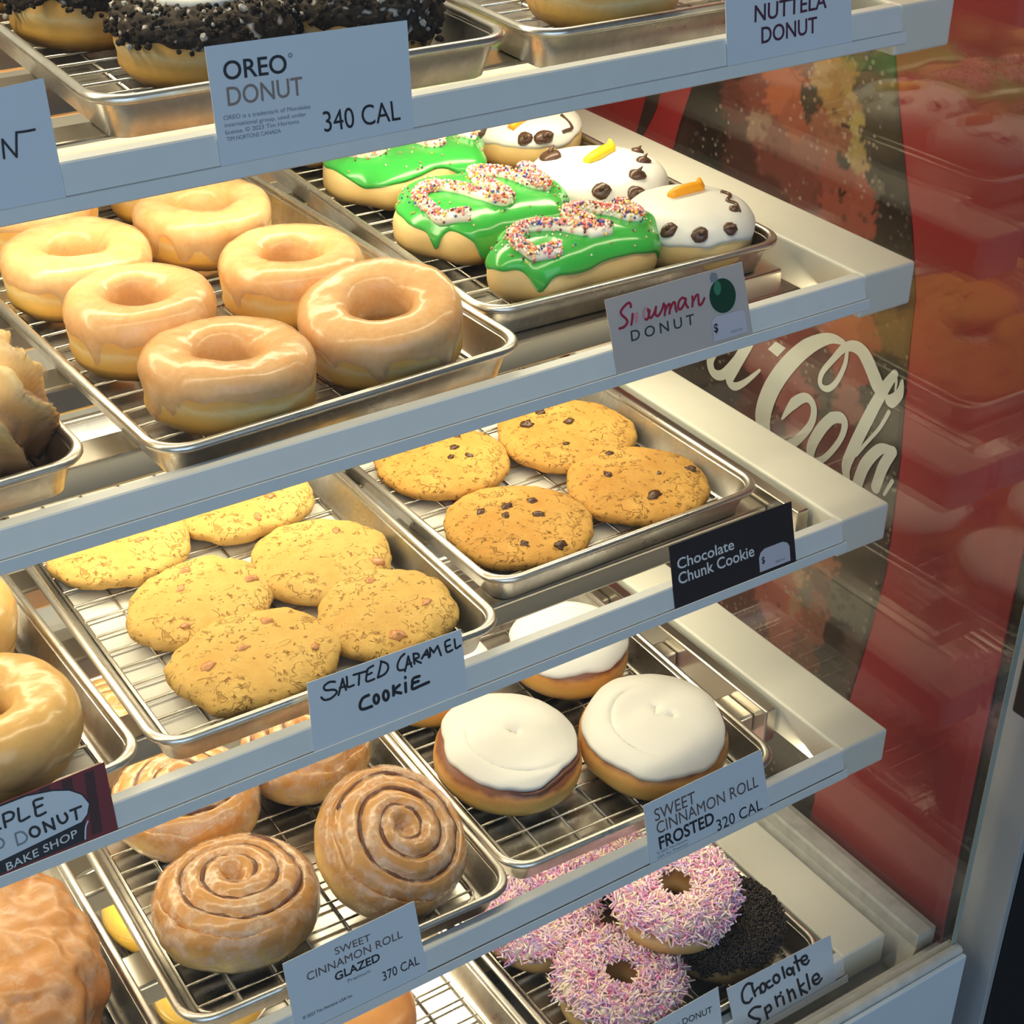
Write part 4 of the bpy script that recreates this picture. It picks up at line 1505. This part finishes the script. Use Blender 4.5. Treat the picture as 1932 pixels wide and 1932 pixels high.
class Card:
    def __init__(s, k, corners, mat, label, name='shelf_card'):
        """corners px: top left, top right, bottom right, bottom left"""
        s.k = k
        q = [cpt(k, *c) for c in corners]
        zlow = ZS[k] - 0.0150
        for i in (2, 3):                       # stand in the lip of the rail
            t = q[1 if i == 2 else 0]
            dlt = (q[i] - t)
            q[i] = t + dlt * ((zlow - t.z) / dlt.z)
        s.o = (q[2] + q[3]) / 2
        vs = [v - s.o for v in q] + [v - s.o - CN * 0.0005 for v in q]
        s.root = obj(name, vs, [(3, 2, 1, 0), (4, 5, 6, 7), (0, 1, 5, 4), (1, 2, 6, 5), (2, 3, 7, 6), (3, 0, 4, 7)], MT[mat], None, False, None, s.o)
        tag(s.root, label, 'price card', 'cards on the shelf rails')

    def text(s, txt, bl, br, tl, mat, bold=0.0, space=1.0, shear=0.0, part='lettering'):
        cu = bpy.data.curves.new('t', 'FONT')
        cu.body = txt
        cu.size = 1
        cu.offset = bold
        cu.space_character = space
        cu.resolution_u = 4
        ob = bpy.data.objects.new('t', cu)
        me = bpy.data.meshes.new_from_object(ob)
        co = [v.co.copy() for v in me.vertices]
        fs = [tuple(p.vertices) for p in me.polygons]
        bpy.data.objects.remove(ob)
        bpy.data.curves.remove(cu)
        bpy.data.meshes.remove(me)
        if not co:
            return
        x0, x1, y1 = min(v.x for v in co), max(v.x for v in co), max(v.y for v in co)
        B, R_, T = cpt(s.k, *bl, off=0.0003), cpt(s.k, *br, off=0.0003), cpt(s.k, *tl, off=0.0003)
        vs = [B + (R_ - B) * ((v.x - x0) / (x1 - x0) + shear * v.y) + (T - B) * (v.y / y1) - s.o for v in co]
        return obj(part, vs, fs, MT[mat], s.root, False)

    def strokes(s, lines, f, width, mat, part='handwriting', off=0.0003):
        b = MB()
        wpx = (cpt(s.k, *f(0, 0)) - cpt(s.k, *f(10, 0))).length / 10 * 1.35
        for ln in lines:
            w = width
            if isinstance(ln, tuple):
                ln, w = ln
            pts = [cpt(s.k, *f(*q), off=off) - s.o for q in ln]
            ws = [w * wpx] * len(pts)
            if len(pts) > 2:
                pts, ws = ribbon_pts(pts, ws, 5)
            ribbon(b, pts, ws, CN)
        return b.build(part, MT[mat], s.root, False)

    def poly(s, pts, f, mat, part, off=0.0002):
        vs = [cpt(s.k, *f(*q), off=off) - s.o for q in pts]
        return obj(part, vs, [tuple(range(len(vs)))], MT[mat], s.root, False)


def frame(x0, y0, sc_):
    return lambda x, y: (x0 + x / sc_, y0 + y / sc_)


def circ(x, y, rx, ry, n=14, a0=0.0, a1=2 * pi):
    return [(x + rx * cos(a0 + (a1 - a0) * i / n), y + ry * sin(a0 + (a1 - a0) * i / n)) for i in range(n + 1)]


# top shelf
f = frame(0, 0, 2.0)
c = Card('top', [(-75, 183), (82, 147), (117, 333), (-40, 362)], 'paper', 'white card cut off at the left edge of the photo, topmost rail')
c.strokes([[(16, 597), (12, 560), (9, 527)], [(9, 527), (36, 560), (63, 592)], [(63, 592), (62, 545), (62, 500)], [(62, 500), (95, 496), (131, 489)]], f, 7, 'ink')
f = frame(370, 30, 4.493)
c = Card('top', [(386, 88), (768, 38), (779, 214), (412, 277)], 'paper', 'white card on the topmost rail with large black and taupe capitals')
c.text('OREO', f(238, 545), f(775, 478), f(222, 385), 'ink', 0.012)
c.text('DONUT', f(272, 765), f(912, 668), f(256, 605), 'inktaupe', 0.006)
c.strokes([circ(798, 335, 14, 16, 10)], f, 7, 'inkgrey', 'registered_mark')
for t, a, b_, cc in (('OREO is a trademark of Mondelez', (235, 885), (972, 785), (230, 848)), ('international group, used under', (245, 945), (935, 848), (240, 910)),
                     ('license. \u00a9 2023 Tim Hortons.', (252, 1008), (882, 908), (247, 970)), ('TIM HORTONS CANADA', (262, 1065), (722, 990), (257, 1030))):
    c.text(t, f(*a), f(*b_), f(*cc), 'inkgrey', part='small_print')
c.text('340 CAL', f(1090, 985), f(1735, 880), f(1070, 812), 'ink')
f = frame(1350, 0, 6.44)
c = Card('top', [(1366, -85), (1603, -118), (1607, 45), (1372, 103)], 'paper', 'white card cut off at the top edge, near the cooler')
c.text('NUTTELA', f(475, 270), f(1352, 92), f(478, 65), 'inkplum', 0.01)
c.text('DONUT', f(560, 530), f(1235, 392), f(558, 330), 'inkplum', 0.01)
# second shelf
f = frame(1120, 480, 6.0375)
c = Card('second', [(1141, 566), (1400, 494), (1420, 626), (1163, 697)], 'pinkpaper', 'greyish pink card with red script and a green ornament, second rail')
c.strokes([[(425, 600), (418, 560), (385, 560), (320, 630), (315, 680), (370, 735), (385, 775), (350, 825), (295, 845)], [(445, 680), (440, 740), (430, 800)],
           [(640, 640), (632, 700), (655, 722), (690, 670), (712, 600)], [(712, 600), (705, 680), (735, 700), (775, 640), (800, 560)], [(815, 580), (815, 640), (810, 692)],
           [(815, 650), (845, 580), (868, 570), (868, 625), (865, 672)], [(870, 630), (900, 560), (925, 548), (932, 600), (945, 650)],
           [(1045, 510), (1010, 495), (970, 545), (965, 610), (990, 625), (1030, 570), (1050, 505)], [(1052, 505), (1050, 560), (1075, 605)],
           [(1125, 480), (1130, 540), (1125, 592)], [(1128, 545), (1165, 475), (1190, 462), (1195, 520), (1205, 575), (1235, 560), (1262, 500)]], f, 19, 'inkred', 'script_lettering')
c.strokes([[(445, 740), (485, 680), (500, 680), (495, 730), (485, 770)], circ(600, 680, 30, 62, 10, 1.9, 4.6)], f, 22, 'inkpink', 'faded_lettering')
c.strokes([circ(600, 680, 30, 62, 10, -1.7, 1.9), [(605, 622), (640, 640)]], f, 19, 'inkred', 'script_lettering')
c.text('DONUT', f(432, 992), f(1150, 792), f(420, 872), 'inkgreen', 0.005, 1.5)
g_ = f
c.poly(circ(1470, 470, 150, 198, 40)[:-1], f, 'ornament', 'ornament_ball')
c.poly(circ(1410, 385, 42, 82, 24)[:-1], f, 'ornamentlight', 'ornament_highlight', 0.0004)
c.poly([(1322, 262), (1345, 205), (1400, 215), (1420, 285), (1380, 320), (1340, 318)], f, 'inkgrey', 'ornament_cap', 0.0003)
c.poly([(1345, 760), (1395, 705), (1690, 628), (1722, 660), (1755, 880), (1372, 995)], f, 'tag', 'price_sticker', 0.0004)
c.text('$', f(1372, 890), f(1420, 878), f(1362, 792), 'ink', 0.02).data.transform(Matrix.Translation(CN * 0.0003))
c.text('EACH', f(1570, 895), f(1690, 862), f(1566, 868), 'inkgrey').data.transform(Matrix.Translation(CN * 0.0003))
# third shelf
f = frame(1240, 930, 6.9)
c = Card('third', [(1262, 1031), (1493, 946), (1502, 1056), (1273, 1139)], 'blackcard', 'black card with white rounded lettering, right end of the middle rail')
c.text('Chocolate', f(268, 1000), f(1005, 728), f(252, 862), 'white', 0.012)
c.text('Chunk Cookie', f(285, 1195), f(1268, 815), f(265, 1050), 'white', 0.012)
c.poly([(1338, 1035), (1325, 850), (1345, 780), (1395, 725), (1630, 635), (1690, 645), (1722, 690), (1735, 880)], f, 'tag', 'price_sticker', 0.0003)
c.text('$', f(1362, 920), f(1400, 908), f(1356, 835), 'ink', 0.02).data.transform(Matrix.Translation(CN * 0.0003))
c.text('EACH', f(1545, 912), f(1660, 870), f(1540, 885), 'inkgrey').data.transform(Matrix.Translation(CN * 0.0003))
f = frame(560, 1180, 5.682)
c = Card('third', [(579, 1289), (870, 1187), (882, 1299), (592, 1412)], 'paper', 'white handwritten card on the middle rail below the caramel cookies')
c.strokes([[(410, 605), (350, 608), (292, 655), (310, 695), (400, 690), (428, 720), (370, 780), (300, 800), (262, 772)], [(447, 747), (470, 660), (492, 572)], [(492, 572), (510, 640), (530, 692)],
           [(460, 672), (525, 650)], [(535, 552), (540, 610), (548, 662), (612, 640)], [(608, 532), (760, 488)], [(670, 512), (668, 575), (664, 637)], [(820, 432), (760, 470), (750, 520), (748, 600), (832, 575)],
           [(750, 535), (805, 508)], [(905, 392), (890, 470), (868, 560)], [(900, 385), (965, 410), (980, 460), (945, 520), (870, 560)], [(1155, 305), (1110, 350), (1080, 425), (1095, 480), (1160, 472)],
           [(1160, 492), (1180, 410), (1195, 332)], [(1195, 332), (1212, 390), (1232, 442)], [(1175, 425), (1228, 402)], [(1250, 305), (1255, 360), (1262, 412)], [(1250, 305), (1298, 305), (1310, 340), (1262, 366), (1332, 402)],
           [(1340, 357), (1370, 305), (1395, 262)], [(1395, 262), (1408, 310), (1417, 347)], [(1357, 322), (1412, 308)], [(1430, 332), (1428, 240)], [(1428, 240), (1468, 292)], [(1468, 292), (1510, 220)], [(1510, 220), (1547, 320)],
           [(1640, 152), (1592, 178), (1595, 230), (1612, 287), (1668, 264)], [(1600, 232), (1645, 214)], [(1690, 150), (1697, 200), (1707, 246), (1756, 215)]], f, 17, 'ink')
c.strokes([[(772, 748), (710, 780), (677, 850), (700, 900), (805, 868)], circ(852, 790, 26, 46), circ(955, 752, 28, 50), [(1035, 650), (1038, 750)], [(1102, 640), (1040, 705), (1118, 726)], [(1165, 618), (1170, 712)],
           [(1163, 556), (1164, 562)], [(1315, 545), (1250, 570), (1238, 630), (1242, 682), (1320, 650), (1416, 608)], [(1242, 622), (1305, 598)]], f, 24, 'ink')
f = frame(0, 1430, 8.05)
c = Card('third', [(-95, 1555), (197, 1438), (222, 1560), (-70, 1672)], 'maroon', 'maroon striped card with a white oval, left end of the middle rail')
for q in ([(1278, 232), (1420, 182), (1560, 1120), (1400, 1180)], [(930, 355), (1090, 298), (1180, 900), (1020, 960)], [(600, 478), (750, 422), (840, 1000), (690, 1060)], [(270, 600), (420, 545), (500, 1100), (350, 1160)]):
    c.poly(q, f, 'maroondark', 'dark_stripe', 0.00015)
c.poly([(-700, 1120), (-300, 850), (0, 715), (400, 560), (800, 482), (1060, 476), (1260, 545), (1372, 690), (1345, 860), (1262, 985), (0, 1600), (-700, 1800)], f, 'ink', 'oval_outline', 0.00025)
c.poly([(-700, 1150), (-300, 880), (0, 742), (400, 585), (800, 505), (1050, 498), (1240, 562), (1350, 695), (1322, 855), (1240, 970), (0, 1570), (-700, 1770)], f, 'paper', 'oval_panel', 0.00035)
c.poly([(-700, 1830), (0, 1580), (1240, 985), (1300, 975), (1315, 1240), (0, 1765), (-700, 2000)], f, 'ink', 'banner', 0.0004)
c.strokes([[(1335, 960), (1300, 1060), (1295, 1230)]], f, 18, 'paper', 'banner_edge', 0.0005)
c.text('BAKE SHOP', f(108, 1715), f(1180, 1190), f(82, 1600), 'white', 0.008, 1.05).data.transform(Matrix.Translation(CN * 0.0003))
c.strokes([[(45, 862), (60, 950), (85, 1055)], [(45, 862), (140, 822), (208, 850), (180, 930), (72, 978)], [(275, 770), (285, 870), (312, 962), (447, 893)], [(645, 612), (515, 660), (530, 760), (562, 882), (692, 830)],
           [(535, 765), (642, 716)], [(-20, 1082), (8, 1074)], circ(527, 1122, 74, 74), [(655, 980), (700, 1122)], [(655, 985), (832, 1080)], [(832, 1080), (790, 922)], [(868, 880), (900, 960), (955, 992), (1012, 950), (1020, 890), (985, 842)],
           [(1070, 802), (1228, 738)], [(1140, 780), (1167, 932)]], f, 30, 'ink', off=0.0006)
c.strokes([[(232, 1158), (250, 1240), (275, 1332)], [(232, 1152), (330, 1125), (410, 1195), (380, 1275), (277, 1325)], circ(-20, 1300, 80, 75)], f, 22, 'inkgrey', 'faded_handwriting', 0.0006)
# fourth shelf
f = frame(520, 1690, 6.44)
c = Card('fourth', [(533, 1819), (781, 1700), (808, 1837), (562, 1962)], 'paper', 'white printed card below the glazed cinnamon rolls')
c.text('SWEET', f(728, 722), f(1160, 545), f(712, 640), 'inkbrown')
c.text('CINNAMON ROLL', f(388, 1040), f(1545, 505), f(373, 945), 'inkbrown')
c.text('GLAZED', f(728, 1040), f(1272, 785), f(713, 945), 'ink', 0.02)
c.text('Premium', f(882, 1062), f(1155, 930), f(875, 1020), 'inkgrey')
c.text('370 CAL', f(1310, 1038), f(1750, 828), f(1292, 932), 'ink')
c.text('\u00a9 2023 Tim Hortons USA Inc', f(335, 1508), f(932, 1228), f(328, 1470), 'ink', part='small_print')
f = frame(1200, 1400, 7.155)
c = Card('fourth', [(1214, 1520), (1436, 1414), (1452, 1521), (1227, 1631)], 'paper', 'white printed card below the white frosted rolls')
c.text('SWEET', f(262, 1075), f(808, 820), f(242, 915), 'inkbrown')
c.text('CINNAMON ROLL', f(290, 1248), f(1655, 598), f(268, 1095), 'inkbrown')
c.text('FROSTED', f(325, 1452), f(1062, 1095), f(300, 1290), 'ink', 0.02)
c.text('320 CAL', f(1102, 1205), f(1708, 905), f(1080, 1062), 'ink')
c.text('\u00a9 2023 Tim Hortons', f(288, 1522), f(700, 1332), f(283, 1490), 'inkgrey', part='small_print')
c.text('USA Inc. Premium', f(292, 1580), f(705, 1385), f(287, 1548), 'inkgrey', part='small_print')
# lowest shelf
f = frame(1250, 1580, 5.222)
c = Card('bottom', [(1371, 1866), (1567, 1764), (1577, 1852), (1392, 1965)], 'paper', 'white handwritten card in front of the chocolate sprinkled donut')
c.strokes([[(885, 1442), (830, 1448), (785, 1530), (798, 1620), (850, 1628), (882, 1588)], [(880, 1450), (895, 1510), (915, 1562)], [(905, 1530), (940, 1482), (962, 1490), (970, 1535)], circ(990, 1482, 26, 44), [(1058, 1412), (1022, 1442), (1045, 1482), (1088, 1458)],
           circ(1122, 1394, 30, 40), [(1180, 1280), (1192, 1330), (1206, 1382)], circ(1252, 1322, 28, 32), [(1285, 1282), (1290, 1320), (1300, 1352)], [(1308, 1170), (1325, 1240), (1348, 1312)], [(1298, 1234), (1362, 1208)],
           [(1370, 1228), (1425, 1192), (1408, 1165), (1370, 1192), (1378, 1242), (1420, 1250), (1442, 1214)],
           [(965, 1668), (900, 1680), (850, 1745), (900, 1782), (962, 1795), (935, 1840), (880, 1880)], [(1008, 1680), (1025, 1740), (1042, 1805)], [(1012, 1690), (1050, 1652), (1072, 1695), (1030, 1732)],
           [(1110, 1570), (1122, 1610), (1136, 1662)], [(1120, 1602), (1140, 1570), (1165, 1562)], [(1185, 1572), (1200, 1642)], [(1164, 1528), (1166, 1532)], [(1228, 1502), (1245, 1550), (1262, 1612)],
           [(1245, 1542), (1275, 1502), (1295, 1530), (1312, 1582)], [(1330, 1400), (1350, 1475), (1372, 1552)], [(1392, 1440), (1350, 1490), (1424, 1530)], [(1420, 1350), (1435, 1420), (1452, 1492)],
           [(1482, 1420), (1542, 1382), (1520, 1346), (1480, 1382), (1492, 1438), (1532, 1440), (1568, 1390)]], f, 17, 'ink')
c = Card('bottom', [(1180, 1962), (1355, 1862), (1366, 1960), (1200, 2060)], 'paper', 'white card at the bottom edge in front of the pink sprinkled donut')
c.text('PINK', f(-40, 1975), f(180, 1880), f(-45, 1915), 'inkgrey')
c.text('DONUT', f(203, 1850), f(492, 1722), f(196, 1790), 'ink')
